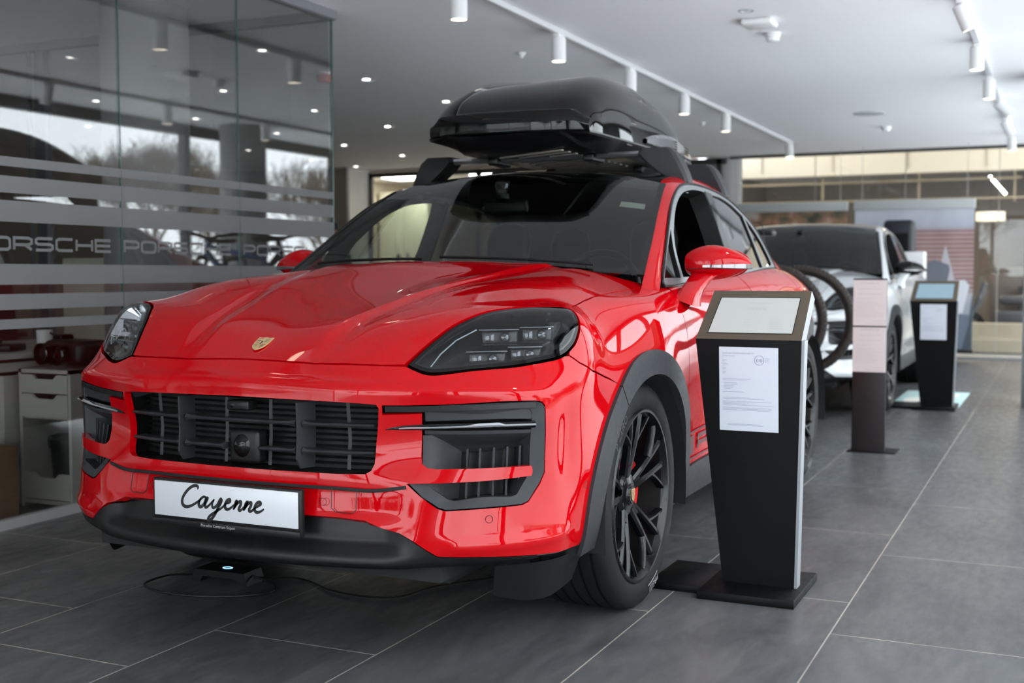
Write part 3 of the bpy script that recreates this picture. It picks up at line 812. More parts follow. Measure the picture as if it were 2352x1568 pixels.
# ------------------------------------------------------------------ crest
def crest(parent, fr, w, name='badge'):
    """small shield badge in a local frame: x right, y up, z out"""
    h = w * 1.3
    out = [(-.5, .5), (-.25, .47), (0, .52), (.25, .47), (.5, .5), (.50, .1), (.42, -.2), (.25, -.40), (0, -.52), (-.25, -.40), (-.42, -.2), (-.50, .1)]
    P = [(x * w, y * h) for x, y in out]; mb = MB()
    mb.prism(P, 0, .0025, fr, 0)
    def q(poly, mi, z=.0027): place(mb, [(x * w, y * h, z) for x, y in poly], [tuple(range(len(poly)))], fr, mi)
    # quartered field: striped quarters and plain quarters
    for sx, sy in ((-1, 1), (1, -1)):
        for k in range(3):
            y0 = .40 - k * .14 if sy > 0 else -.06 - k * .11
            lim = .42 if sy > 0 else .40 - k * .08
            a, b = (-lim, -.10) if sx < 0 else (.10, lim)
            q([(a, y0 - .055), (b, y0 - .055), (b, y0), (a, y0)], 1 if k % 2 == 0 else 2)
    for sx, sy in ((1, 1), (-1, -1)):
        for k in range(3):
            a = .14 + k * .09; y0, y1 = (.12, .40) if sy > 0 else (-.30 + k * .05, -.06)
            q([(sx * a, y0), (sx * (a + .03), y0), (sx * (a + .03), y1), (sx * a, y1)][::sx], 2)
    q([(-.15, .22), (.15, .22), (.15, -.05), (0, -.20), (-.15, -.05)][::-1], 0, .0032)
    q([(-.06, .15), (.02, .18), (.08, .08), (.03, -.02), (.05, -.1), (-.04, -.08), (-.03, .03)][::-1], 2, .0035)
    o = mb.build(name, [M_GOLD, M_CRESTR, M_CRESTB], parent); fix_normals(o); o['label'] = 'gold shield badge with red and black quarters'; return o
p, n = xy(0.0, -.800); ty = (xy(0, -.76)[0] - xy(0, -.84)[0]).normalized()
crest(car, frame_of(p + n * .0048, (1, 0, 0), ty), .054)

# ------------------------------------------------------------------ wheels
def ring_text(mb, s, R, size, ang, x, mi, outward=True):
    """letters bent round a circle on the tyre wall (plane x = const)"""
    vs, fs = text_mesh(s, size, 0, 'CENTER', 1.05)
    o = []
    for v in vs:
        a = ang - v.x / R if outward else ang + v.x / R
        r = R + (v.y - size * .35) * (1 if outward else -1)
        o.append((x, -r * math.sin(a) if False else r * math.cos(a), r * math.sin(a)))
    mb.add(o, fs, mi, False)
def make_wheel(side=1):
    w = empty('wheel')
    # tyre: outer face at x = 0, body towards -x
    R = .384; W = .285; rr = .296
    prof = []
    prof += [(rr - .004, -.012), (rr + .004, -.004), (rr + .018, 0.002), (rr + .045, .006), (R - .030, .002), (R - .014, -.006), (R - .005, -.018), (R - .001, -.030)]
    gro = [-.052, -.098, -.142, -.186, -.228]
    for g in gro: prof += [(R, g + .007), (R, g + .006), (R - .008, g + .004), (R - .008, g - .004), (R, g - .006)]
    prof += [(R - .001, -W + .030), (R - .014, -W + .008), (R - .045, -W), (rr, -W + .01), (rr - .02, -W + .02), (rr - .02, -.02)]
    mb = MB(); mb.lathe(prof, 96, 'x', closed=True)
    # shoulder sipes
    for k in range(72):
        a = 2 * PI * k / 72; c, s = math.cos(a), math.sin(a); t = Vector((0, -s, c)); r_ = Vector((0, c, s))
        P = [Vector((-.010, 0, 0)) + r_ * (R - .009), Vector((-.022, 0, 0)) + r_ * (R - .0025) + t * .002, Vector((-.046, 0, 0)) + r_ * (R + .0008) + t * .006]
        vs = []
        for q in P: vs += [q - t * .0016, q + t * .0016]
        mb.add(vs, [(0, 2, 3, 1), (2, 4, 5, 3)], 1, False)
    xs = .0068
    for k in range(1):
        b = PI * k
        ring_text(mb, 'P ZERO', R - .042, .040, math.radians(134) + b, xs, 2)
        ring_text(mb, 'PIRELLI', R - .040, .030, math.radians(-72) + b, xs, 3)
        vs = []; 
        for j in range(13):
            a = math.radians(-72 + 9 - 18 * j / 12) + b; 
            for rad in (R - .055, R - .060): vs.append((xs - .0015, rad * math.cos(a), rad * math.sin(a)))
        mb.add(vs, [(2 * j, 2 * j + 1, 2 * j + 3, 2 * j + 2) for j in range(12)], 3, False)
    mb.build('tyre', [M_TYRE, M_DARK, M_TLET, mat('tyre_white_letters', (.32, .33, .35), .5)], w)
    # rim
    mb = MB()
    mb.lathe([(rr + .001, -.006), (rr - .004, .001), (rr - .012, .000), (rr - .018, -.010), (rr - .024, -.022)], 96, 'x'); mb.lathe([(rr - .024, -.022), (rr - .034, -.11), (rr - .05, -.24), (rr - .012, -.265)], 96, 'x', mi=1)
    xf = lambda r: -.012 - .052 * max(0, 1 - r / .275) ** 1.3                    # dished front face of the spokes
    def bar(a0, a1, r0, r1, w0, w1, d0=.030, d1=.030, bow=0, n=10):
        rows = []
        for i in range(n + 1):
            t = i / n; r = lerp(r0, r1, t); a = lerp(a0, a1, t) + bow * math.sin(PI * t); ww = lerp(w0, w1, t) * (1 - .25 * math.sin(PI * t)); d = lerp(d0, d1, t); x = xf(r)
            er = Vector((0, math.cos(a), math.sin(a))); et = Vector((0, -math.sin(a), math.cos(a)))
            c = er * r + Vector((x, 0, 0))
            rows.append([c - et * ww - Vector((d, 0, 0)), c - et * ww * .98 - Vector((.008, 0, 0)), c - et * ww * .45, c + et * ww * .45, c + et * ww * .98 - Vector((.008, 0, 0)), c + et * ww - Vector((d, 0, 0))])
        mb.grid(rows)
    for k in range(5):
        A = 2 * PI * k / 5 + math.radians(90 + 6)
        for s in (-1, 1):
            bar(A + s * .17, A + s * .165, .064, .288, .0150, .0135, .030, .024, n=12)
            bar(A + s * .175, A + s * .50, .185, .288, .0125, .0115, .026, .024, bow=s * .03, n=12)
        bar(A, A, .05, .10, .024, .014, .045, .03)
    mb.lathe([(.0, -.040), (.034, -.040), (.038, -.046), (.070, -.052), (.078, -.062), (.080, -.095)], 40, 'x')
    for k in range(5):
        A = 2 * PI * k / 5 + math.radians(90 + 8 + 36)
        mb.lathe([(.0, -.050), (.009, -.050), (.012, -.056), (.012, -.075)], 12, 'x', c=(0, .057 * math.cos(A), .057 * math.sin(A)))
    mb.build('rim', [M_RIM, mat('barrel_black', .004, .45, spec=.25)], w)
    cap = MB().lathe([(0, -.0365), (.028, -.0365), (.033, -.041)], 32, 'x').build('centre_cap', M_GBLK, w)
    crest(cap, frame_of((-.036, 0, 0), (0, 1, 0), (0, 0, 1)), .032)
    MB().lathe([(.19, -.118), (.195, -.120), (.195, -.150), (.06, -.150), (.06, -.118), (.19, -.118)], 64, 'x').build('brake_disc', M_STEEL, w)
    mb = MB(); rows = []
    for i in range(15):
        a = math.radians(-38 + 76 * i / 14); k = 1 - .25 * abs(i / 7 - 1) ** 3
        rows.append([Vector((x, r * math.cos(a), r * math.sin(a))) for x, r in ((-.095 - (1 - k) * .03, .135), (-.086, .15), (-.086, .205 * k + .0), (-.10, .222 * k), (-.16, .222 * k), (-.16, .13))])
    mb.grid(rows, closed_v=True); mb.f.append(tuple(range(6))); mb.mi.append(0); mb.sm.append(False)
    cal = mb.build('brake_caliper', M_CAL, w); fix_normals(cal)
    return w
wh = make_wheel()
CUT = (.07, 2.90)
wheels = [wh]
def place_wheel(o, sgn, y, z=.384 - .002):
    o.parent = car; o.location = (sgn * .926, y, z); o.rotation_euler = (0, 0, 0 if sgn > 0 else PI)
place_wheel(wh, 1, .07)
for sgn, y in ((1, 2.90), (-1, .07), (-1, 2.90)):
    c = copy_tree(wh); place_wheel(c, sgn, y)
def liner(y):
    for sgn in (1, -1):
        mb = MB(); mb.lathe([(.432, 0), (.432, -.36), (.02, -.36)], 40, 'x', c=(sgn * .0, 0, 0), arc=PI * 1.12)
        vs = [(sgn * (v[0] + .955), v[1] * math.cos(-.18) - v[2] * math.sin(-.18) + y, v[1] * math.sin(-.18) + v[2] * math.cos(-.18) + .36) for v in mb.v]
        mb.v = vs; mb.build('wheel_well', mat('wheel_well_felt', .006, .9), car)
liner(.055); liner(2.90)

# ------------------------------------------------------------------ dark core of the car: engine bay, floor, cabin tub
mb = MB().box((0, -.28, .50), (1.16, .80, .56)).box((0, 1.75, .33), (1.24, 3.3, .16)).box((0, 3.55, .55), (1.3, .7, .45)).box((0, .30, .72), (1.30, .10, .62))
mb.box((0, -.70, .30), (1.25, .25, .08)).box((0, 1.45, .30), (1.74, 1.9, .10))
mb.build('underbody', mat('underbody_black', .007, .8), car)
for s in (1, -1):
    MB().box((s * .845, 1.10, .72), (.05, 1.05, .68), None, .02).box((s * .83, 2.0, .72), (.05, .74, .68), None, .02).build('door_card', M_LEATHER, car)
MB().box((0, 2.95, .98), (1.30, .75, .05), None, .02).build('parcel_shelf', M_LEATHER, car)

# ------------------------------------------------------------------ head lamps
LX = [(.505,-.80),(.81,-.33)]
def lampmap(s, v): return sv(s, v)
LIN = inset(LAMP, -.0035)
both('lamp_surround', [M_GBLK], sv, LIN, car, holes=[inset(LAMP, -.016)], h=.02, off=-.001, flange=.03)
def make_lamp(sgn):
    hl = empty('headlight', parent=car)
    LN_ = inset(LAMP, -.012)
    mode = 'none' if sgn > 0 else 'flip'
    panel('lens', [M_LENS], sv, LN_, [], h=.02, off=-.0005, flange=0, mirror=mode, parent=hl)
    panel('housing', [mat('lamp_housing', (.004, .004, .0045), .22, 0, .5, spec=.3)], sv, LN_, [], h=.03, off=-.105, flange=-.10, mirror=mode, parent=hl)
    edge = [(a, b) for a, b in inset(LAMP, -.022) if a > .83]
    mb = MB(); rows = []
    for a, b in edge:
        p, n_ = sv(a, b); rows.append([p - n_ * .012, p - n_ * .05 + Vector((-.012, .01, 0)), p - n_ * .085 + Vector((-.03, .02, 0))])
    mb.grid([[Vector((sgn * q.x, q.y, q.z)) for q in r] for r in rows]); mb.build('bezel', mat('lamp_reflector', (.55, .57, .60), .12, 1), hl)
    # long side light guide at the inner end
    P = [(.560,.80),(.62,.925)]
    g = [sv(a, b) for a, b in ((.515,.790),(.535,.825),(.570,.865),(.625,.900))]
    MB().tube([Vector((sgn * (p.x), p.y, p.z)) - Vector((0, 0, .0)) - Vector((sgn * n_.x, n_.y, n_.z)) * .03 for p, n_ in g], .0025, 8).build('light_guide', mat('light_guide', (.08, .11, .13), .1, 0, 1), hl)
    gl2 = [sv(a, b) for a, b in ((.530,.775),(.60,.785),(.68,.792),(.76,.805))]
    mb = MB(); rows = [[p - n_ * .030, p - n_ * .05 + Vector((0, .0, .018)), p - n_ * .07 + Vector((0, .01, .035))] for p, n_ in gl2]
    mb.grid([[Vector((sgn * q.x, q.y, q.z)) for q in r] for r in rows]); mb.build('turn_signal_reflector', mat('ribbed_amber', (.20, .17, .12), .2, .7), hl)
    for ls, lv, wd in ((.690, .884, .108), (.790, .884, .092), (.655, .822, .110), (.752, .826, .092)):
        lp, ln = sv(ls, lv); lp = lp - ln * .052; cx, cy, cz = lp.x, lp.y, lp.z
        m = MB(); f = frame_of((sgn * cx, cy, cz), (sgn * .90 * sgn, .0, 0) if False else (.93, sgn * .36, .02 * sgn), (0, .08, 1))
        # body: box with a projector and a small side cell, open to the front (-z of frame is outwards)
        zo = -1 if f.to_3x3().col[2].y > 0 else 1
        def bx(c, s, mi, bev=.003):
            k = MB().box(c, s, None, bev); m.add([f @ Vector(v) for v in k.v], k.f, mi, True)
        bx((0, 0, -zo * .012), (wd, .040, .05), 0, .006)
        r0 = .0175
        k = MB(); k.lathe([(0, zo * .024), (r0 * .6, zo * .021), (r0 * .92, zo * .014), (r0, zo * .008), (r0 * 1.15, zo * .010), (r0 * 1.15, 0)], 24)
        m.add([f @ (Vector(v) + Vector((wd * .16 * sgn, 0, 0))) for v in k.v], k.f, 1, True)
        bx((-wd * .27 * sgn, 0, zo * .012), (wd * .26, .026, .006), 1, .004)
        bx((0, .0225, zo * .016), (wd * 1.12, .0045, .014), 2, .002)
        bx((wd * .0 * sgn, -.021, zo * .008), (wd, .003, .02), 0, .001)
        o = m.build('led_module', [mat('led_module_body', (.010, .010, .011), .25, .3), M_LEDLENS, M_LED, M_CHROME], hl); fix_normals(o)
    return hl
make_lamp(1); make_lamp(-1)

# ------------------------------------------------------------------ grille
def gpt(x, z, d=0):
    """point behind the nose surface at front-view position"""
    h = BODY.hit(Vector((x, -2, z)), Vector((0, 1, 0))); p = h[0]; return Vector((x, p.y + d, z))
grille = empty('grille', parent=car)
# surround and dark back plate
xs_ = [-.47 + .94 * i / 32 for i in range(33)]
mb = MB(); mb.grid([[gpt(x, z, .11) for x in xs_] for z in (.55, .66, .785)]); mb.build('mesh_back', mat('grille_mesh', .004, .7), grille)
mb = MB()
mb.grid([[gpt(x, .7725, d) for x in xs_] for d in (.004, .11)]); mb.grid([[gpt(x, .5655, d) for x in xs_] for d in (.004, .11)])
for s in (1, -1): mb.grid([[gpt(s * .462, z, d) for z in (.56, .66, .775)] for d in (.004, .11)])
mb.build('surround', M_SBLK, grille)
for z in np.arange(.58, .765, .0165):
    mb = MB() if z == .58 else mb
    mb.grid([[gpt(x, z, .085) for x in xs_], [gpt(x, z + .004, .105) for x in xs_]])
mb.build('radiator_fins', mat('grille_fin', .010, .5), grille)
def vane(x0, x1, z, flare0, flare1, slope=0):
    rows = []; n = 14
    for i in range(n + 1):
        t = i / n; x = lerp(x0, x1, t); zz = z + slope * t; th = .0045
        if flare0: th += .006 * (1 - sm(t, 0, .10))
        if flare1: th += .006 * sm(t, .90, 1)
        if .42 < t < .58 : th += .0012
        c = gpt(x, zz, .008); rows.append([c + Vector((0, .006, th)), c + Vector((0, .000, 0)), c + Vector((0, .006, -th)), c + Vector((0, .055, -th * .6)), c + Vector((0, .055, th * .6))])
    m = MB(); m.grid(rows, closed_v=True); m.f += [tuple(range(5)), tuple(range(n * 5, n * 5 + 5))[::-1]]; m.mi += [0, 0]; m.sm += [False, False]
    o = m.build('horizontal_vane', M_PLAST, grille); fix_normals(o)
for z in (.703, .624):
    vane(-.440, -.224, z, 0, 1); vane(.224, .440, z, 1, 0)
vane(-.20, .20, .703, 1, 1); vane(-.20, -.052, .624, 1, 1); vane(.078, .20, .624, 0, 1)
for s in (1, -1):
    m = MB(); c = s * .215
    P = [(z, gpt(c, z).y) for z in (.572, .60, .66, .72, .765)]
    rows = []
    for i, (z, y) in enumerate(P):
        d = .028 if i in (0,) else .006; rows.append([Vector((c + s * .016, y + .070, z)), Vector((c + s * .002, y + d - .006, z)), Vector((c - s * .004, y + d - .006, z)), Vector((c - s * .004, y + .070, z))])
    m.grid(rows, closed_v=True); o = m.build('vertical_vane', M_PLAST, grille); fix_normals(o)
for x in (-.345, -.075, .085, .345):
    m = MB(); m.grid([[Vector((x + dx, gpt(x, z).y + .060, z)) for dx in (-.006, .006)] for z in (.57, .66, .77)]); m.build('shutter_post', mat('shutter_grey', .03, .45), grille)
# radar and camera
rd_ = MB(); y0 = gpt(.0, .62).y
rd_.box((.018, y0 + .045, .625), (.108, .05, .100), None, .012)
rdo = rd_.build('radar_housing', M_SBLK, grille)
k = MB(); k.lathe([(0, -.006), (.016, -.004), (.028, .004), (.032, .012), (.032, .03)], 28, 'y', c=(.012, y0 + .012, .628)); k.v = [(v[0], v[1], (v[2] - .628) * 1.15 + .628) for v in k.v]
k.build('sensor_lens', M_GBLK, rdo)
cm = MB().box((.005, gpt(0, .745).y + .030, .748), (.080, .05, .030), None, .008).build('front_camera', M_SBLK, grille)
MB().lathe([(0, -.003), (.006, -.002), (.009, .002), (.010, .010)], 16, 'y', c=(-.012, gpt(0, .745).y + .005, .748)).build('camera_lens', M_GBLK, cm)

# ------------------------------------------------------------------ side intakes
def make_intake(sgn):
    it = empty('air_intake', parent=car)
    m = lambda p: Vector((sgn * p.x, p.y, p.z))
    front = [sv(a, b) for a, b in dense(INTAKE[:len(IN_TOP) + len(IN_R) + len(IN_B)] + [(.466,.560), (.428,.668)], .02)]
    outline = dense(IN_TOP + IN_R + IN_B + [(.505,.545), (.502,.600), (.497,.650), (.430,.668)], .02)
    # frame band on the right and top: satin plastic following the opening
    q = MB(); rows = []
    for a, b in dense([(.430,.684),(.585,.692),(.748,.697),(.762,.694),(.768,.686),(.7695,.631),(.768,.551),(.757,.529),(.730,.492),(.716,.487),(.630,.484),(.558,.481),(.542,.486),(.508,.508),(.482,.532)], .02):
        p, n_ = sv(a, b); cx, cz = .63, .59
        dirn = (sv(lerp(a, .63, .001 / max(.05, abs(a - .63)) * 30), b)[0] - p)
        c_ = sv(a - (a - .63) * (.030 / max(.04, math.hypot(a - .63, b - .59))), b - (b - .59) * (.020 / max(.04, math.hypot(a - .63, b - .59))))[0]
        rows.append([p - n_ * .001, lerp(p, c_, .25) - n_ * .004, c_ - n_ * .012, c_ - n_ * .09])
    q.grid([[m(v) for v in r] for r in rows]); q.build('intake_frame', M_PLAST, it)
    # dark pocket
    P, F_ = cdt(outline, [], .03); vs = []
    for a, b in P: p, n_ = sv(a, b); vs.append(m(p - n_ * .095 + Vector((0, .01, 0))))
    q = MB(); q.add(vs, [tuple(int(i) for i in f) for f in F_]); q.build('pocket', mat('intake_dark', .006, .7), it)
    rows = []
    for a, b in outline: p, n_ = sv(a, b); rows.append([m(p - n_ * .010), m(p - n_ * .10)])
    q = MB(); q.grid(rows, closed_u=True); q.build('duct_wall', M_PLAST, it)
    # upper plastic blade, scoop beneath the light bar
    def band(path, w, off, th, name, mt): 
        rows = []
        for (a, b) in path:
            p0, n0 = sv(a, b + w / 2); p1, n1 = sv(a, b - w / 2); rows.append([p0 - n0 * off, p1 - n1 * off, p1 - n1 * (off + th), p0 - n0 * (off + th)])
        q = MB(); q.grid([[m(v) for v in r] for r in rows], closed_v=True); q.f += [(0, 1, 2, 3), tuple(range(len(q.v) - 4, len(q.v)))]; q.mi += [0, 0]; q.sm += [0, 0]
        o = q.build(name, mt, it); fix_normals(o); return o
    band([(.431,.679),(.50,.682),(.60,.686),(.70,.689),(.748,.690)], .0105, .001, .03, 'upper_blade', M_SBLK)
    band([(.512,.668),(.56,.670),(.62,.672),(.68,.673),(.742,.672)], .021, .014, .03, 'upper_blade', M_PLAST)
    rows = []
    for a in (.510, .56, .62, .68, .745):
        r = []
        for t in range(7):
            b = lerp(.640, .598, t / 6); p, n_ = sv(a, b); r.append(p - n_ * (.012 + .075 * sm(t / 6, .1, 1)))
        rows.append(r)
    q = MB(); q.grid([[m(v) for v in r] for r in rows]); q.build('scoop', M_PLAST, it)
    rows = []
    for t in range(7):
        a = lerp(.506, .585, t / 6); r = []
        for b in (.63, .60, .568, .54, .50): p, n_ = sv(a, b); r.append(p - n_ * (.012 + .075 * sm(t / 6, .1, 1)))
        rows.append(r)
    q = MB(); q.grid([[m(v) for v in r] for r in rows]); q.build('scoop', M_PLAST, it)
    # vertical slats
    for a in (.600, .628, .660, .692, .724, .748):
        r = []
        for b in (.604, .56, .515, .488):
            p, n_ = sv(a, b); t_ = (sv(a + .01, b)[0] - p).normalized(); r.append([p - n_ * .048 - t_ * .003, p - n_ * .046 + t_ * .003, p - n_ * .09 + t_ * .004])
        q = MB(); q.grid([[m(v) for v in x] for x in r]); q.build('slat', M_PLAST if a != .60 else M_SBLK, it)
    # light bar
    rows = []; path = [(.429,.6405,.0008), (.445,.6435,.0045), (.467,.6455,.0085), (.508,.6480,.0110), (.585,.6500,.0120), (.66,.6515,.0125), (.745,.6515,.0125)]
    for a, b, w in path:
        p0, n0 = sv(a, b + w / 2); p1, n1 = sv(a, b - w / 2); pm = (p0 + p1) / 2 + n0 * (.002 + w * .5)
        rows.append([p0 - n0 * .02, p0 + n0 * .003, pm, p1 + n1 * .003, p1 - n1 * .02])
    q = MB(); q.grid([[m(v) for v in r] for r in rows]); lb = q.build('light_bar', M_GBLK, it)
    rows = []
    for a, b, w in [(.458,.6445,.002), (.475,.646,.0038), (.53,.648,.0042), (.60,.6500,.0046), (.625,.6520,.0078), (.668,.6530,.0078), (.68,.6510,.0046), (.745,.6518,.0046)]:
        p0, n0 = sv(a, b + w / 2); p1, n1 = sv(a, b - w / 2); pm = (p0 + p1) / 2 + n0 * .0115
        rows.append([p0 + n0 * .006, pm, p1 + n1 * .006])
    q = MB(); q.grid([[m(v) for v in r] for r in rows]); q.build('led_strip', mat('clear_light_strip', (.42, .44, .47), .12, .35, 1), lb)
    return it
make_intake(1); make_intake(-1)

# parking sensors, washer and tow covers on the bumper
def disc_sv(s, v, r, sgn=1, name='parking_sensor'):
    p, n_ = sv(s, v); t_ = (sv(s + .01, v)[0] - p).normalized(); f = frame_of(p + n_ * .0022, t_, (0, 0, 1))
    q = MB(); vs, fs = ribbon([(r * math.cos(a), r * math.sin(a)) for a in np.linspace(0, 2 * PI, 25)[:-1]], .0014, True)
    place(q, vs, fs, f, 0); q.v = [(sgn * a, b, c) for a, b, c in q.v]; q.build(name, M_DARK, car)
for s in (1, -1):
    disc_sv(.645, .460, .0105, s); disc_sv(.306, .491, .0105, s); disc_sv(.905, .505, .010, s)
    q = MB(); path = [(.322,.519), (.376,.5185), (.377,.478), (.370,.472), (.335,.473), (.325,.480), (.322,.519)]
    P = [sv(a, b) for a, b in dense(path[:-1], .006)]
    q.tube([Vector((s * (p + n_ * .001).x, (p + n_ * .0015).y, p.z)) for p, n_ in P], .0012, 5, closed=True); q.build('tow_eye_cover_joint', mat('panel_gap', .01, .6), car)

# air deflectors under the lip, ahead of the wheels
for s in (1, -1):
    q = MB(); rows = []
    for t in range(9):
        a = lerp(.66, .93, t / 8); r = []
        for z in (.30, .26, .21, .165 + .03 * abs(t / 4 - 1.1) ** 2):
            p = sv(a, .345)[0]; d = Vector((p.x - .3, p.y, 0)).normalized(); k = (.30 - z); r.append(Vector((s * (p.x - d.x * (.02 + k * .55)), p.y - d.y * (.02 + k * .55), z)))
        rows.append(r)
    q.grid(rows); q.build('air_deflector', M_SBLK, car)

# ------------------------------------------------------------------ number plate
pl = empty('number_plate', (0, -.988, .457), 0, parent=car)
MB().box((0, .012, 0), (.535, .020, .138), None, .005).box((0, -.0005, -.0595), (.533, .012, .018), None, .002).build('plate_holder', M_SBLK, pl)
q = MB()
fr = frame_of((0, -.0018, .009), (1, 0, 0), (0, 0, 1))
q.box((0, 0, .009), (.516, .004, .104), None, .0015); q.build('plate', M_PLATE, pl)
# brush-script model name
def script(strokes, w):
    q = []
    for st in strokes:
        P = curve_pts([(x, y, 0) for x, y in st], 6); n_ = len(P)
        ws = [w * (.55 + .6 * max(0, math.sin(PI * i / (n_ - 1))) ** .6) for i in range(n_)]
        q.append(ribbon([(v.x, v.y) for v in P], ws))
    return q
CAY = [[(1.28,1.28),(1.30,1.42),(1.12,1.50),(.75,1.42),(.35,1.10),(.08,.65),(.12,.30),(.45,.12),(.95,.22),(1.45,.50),(1.75,.72)],
       [(2.16,.80),(1.90,.84),(1.62,.62),(1.58,.32),(1.78,.20),(2.05,.42),(2.22,.78),(2.14,.42),(2.22,.20),(2.50,.36),(2.86,.74)],
       [(2.86,.76),(2.74,.42),(2.88,.22),(3.18,.40),(3.46,.78),(3.32,.30),(3.02,-.32),(2.66,-.62),(2.60,-.42),(3.00,-.10),(3.55,.22),(3.95,.56)],
       [(3.95,.56),(4.25,.68),(4.20,.82),(3.98,.74),(3.86,.44),(4.00,.22),(4.30,.26),(4.66,.56)],
       [(4.66,.56),(4.80,.76),(4.74,.50),(4.62,.22)],[(4.64,.26),(4.92,.66),(5.14,.76),(5.18,.56),(5.08,.30),(5.24,.22),(5.52,.48)],
       [(5.50,.44),(5.68,.76),(5.62,.50),(5.50,.22)],[(5.52,.26),(5.80,.66),(6.02,.76),(6.06,.56),(5.96,.30),(6.12,.22),(6.40,.44)],
       [(6.38,.42),(6.72,.62),(6.86,.74),(6.70,.84),(6.48,.70),(6.40,.42),(6.56,.22),(6.86,.24),(7.20,.44)]]
sc_ = .0415; q = MB(); fr2 = frame_of((-.160, -.0024, -.016), (1, 0, 0), (0, 0, 1)) @ Matrix(((sc_, sc_ * .22, 0, 0), (0, sc_ * 1.14, 0, 0), (0, 0, 1, 0), (0, 0, 0, 1)))
for vs, fs in script(CAY, .20): place(q, vs, fs, fr2)
q.build('model_name', M_INK, pl)
vs, fs = text_mesh('Porsche Centrum Sopot', .0125, 0); q = MB(); place(q, vs, fs, frame_of((-.02, -.0068, -.0635), (1, 0, 0), (0, 0, 1))); q.build('dealer_name', mat('grey_lettering', (.38, .38, .38), .5), pl)

# ------------------------------------------------------------------ mirrors
def make_mirror(sgn):
    mr = empty('door_mirror', parent=car); 
    ctr = Vector((.990, .80, 1.175)); rows = []; NU, NV = 22, 28
    def shell(u, v, lower):
        a = u * PI; return None
    def prof(t):      # t 0..1 from inner end to outer tip -> half height up, half height down, depth
        up = .084 * (max(1e-6, math.sin(PI * min(1, t * .93 + .10))) ** .62) * (1 - .30 * t)
        dn = .074 * (max(1e-6, math.sin(PI * min(1, t * .90 + .14))) ** .7) * (1 - .30 * t)
        dp = .098 * (max(1e-6, math.sin(PI * min(1, t * .85 + .15))) ** .6) * (1 - .25 * t)
        return up, dn, dp
    def ringp(t, grow=0):
        up, dn, dp = prof(t); x = lerp(-.124, .130, t); out = []
        for k in range(NV):
            a = 2 * PI * k / NV; c, s_ = math.cos(a), math.sin(a)
            zz = (up if s_ > 0 else dn) * math.copysign(abs(s_) ** .85, s_); yy = -dp * .85 * max(0, c) ** .9 + dp * .75 * max(0, -c) ** .5
            out.append(Vector((x, yy + .035 * t, zz - .006 * t)) * (1 + grow))
        return out
    R_ = [ringp(t) for t in [0, .01, .03, .07, .13, .2, .3, .4, .5, .6, .7, .8, .87, .93, .97, .99, 1]]
    for r in (R_[0], R_[-1]):
        c = sum(r, Vector()) / len(r); e = 0 if r is R_[0] else 1
    q = MB(); q.grid([[Vector((sgn * (p.x + ctr.x), p.y + ctr.y, p.z + ctr.z)) for p in r] for r in R_], closed_v=True)
    q.f += [tuple(range(NV)), tuple(range(len(q.v) - NV, len(q.v)))[::-1]]; q.mi += [0, 0]; q.sm += [1, 1]
    o = q.build('mirror_shell', M_RED, mr, auto=60); fix_normals(o)
    # light strip along the split line
    q = MB(); rows = []
    for t in np.linspace(.30, .985, 16):
        up, dn, dp = prof(t); x = lerp(-.124, .130, t); w = .0045 + .004 * sm(t, .30, .95)
        rr_ = []
        for a_, zz in ((0, w), (0, -w)):
            yy = -dp * .85 * (1.03) + .035 * t - .0025; rr_.append(Vector((sgn * (x + ctr.x), yy + ctr.y, ctr.z - .012 + zz)))
        rows.append([rr_[0] + Vector((0, .01, 0)), rr_[0], rr_[1], rr_[1] + Vector((0, .01, 0))])
    # wrap round the tip
    q.grid(rows); o = q.build('turn_signal', mat('clear_indicator', (.16, .16, .17), .08, .7, 1), mr); fix_normals(o)
    q = MB().tube([Vector((sgn * (lerp(-.118, .128, t) + ctr.x), ctr.y - prof(t)[2] * .85 + .035 * t + .001, ctr.z - .022)) for t in np.linspace(.02, .98, 18)], .0016, 6)
    q.build('shell_joint', M_DARK, mr)
    # stalk
    q = MB(); rows = []
    for t, (cx, cy, cz, wx, wy, wz) in enumerate([(.922, .600, 1.030, .045, .075, .0), (.925, .630, 1.058, .036, .066, 0), (.925, .680, 1.085, .034, .055, 0), (.930, .735, 1.112, .040, .045, 0), (.945, .775, 1.135, .052, .04, 0)]):
        r = []
        for k in range(16):
            a = 2 * PI * k / 16; r.append(Vector((sgn * (cx + wx * math.copysign(abs(math.cos(a)) ** .8, math.cos(a))), cy + wy * math.copysign(abs(math.sin(a)) ** .8, math.sin(a)), cz - .02 * math.cos(a) * (1 - t / 5))))
        rows.append(r)
    q.grid(rows, closed_v=True); o = q.build('mirror_foot', M_RED, mr); fix_normals(o)
    g = MB(); g.lathe([(0, 0), (.055, 0)], 28, 'y'); g.v = [(sgn * (v[0] * 1.9 + ctr.x), ctr.y + .074, v[2] * 1.05 + ctr.z) for v in g.v]; g.build('mirror_glass', M_CHROME, mr)
make_mirror(1); make_mirror(-1)

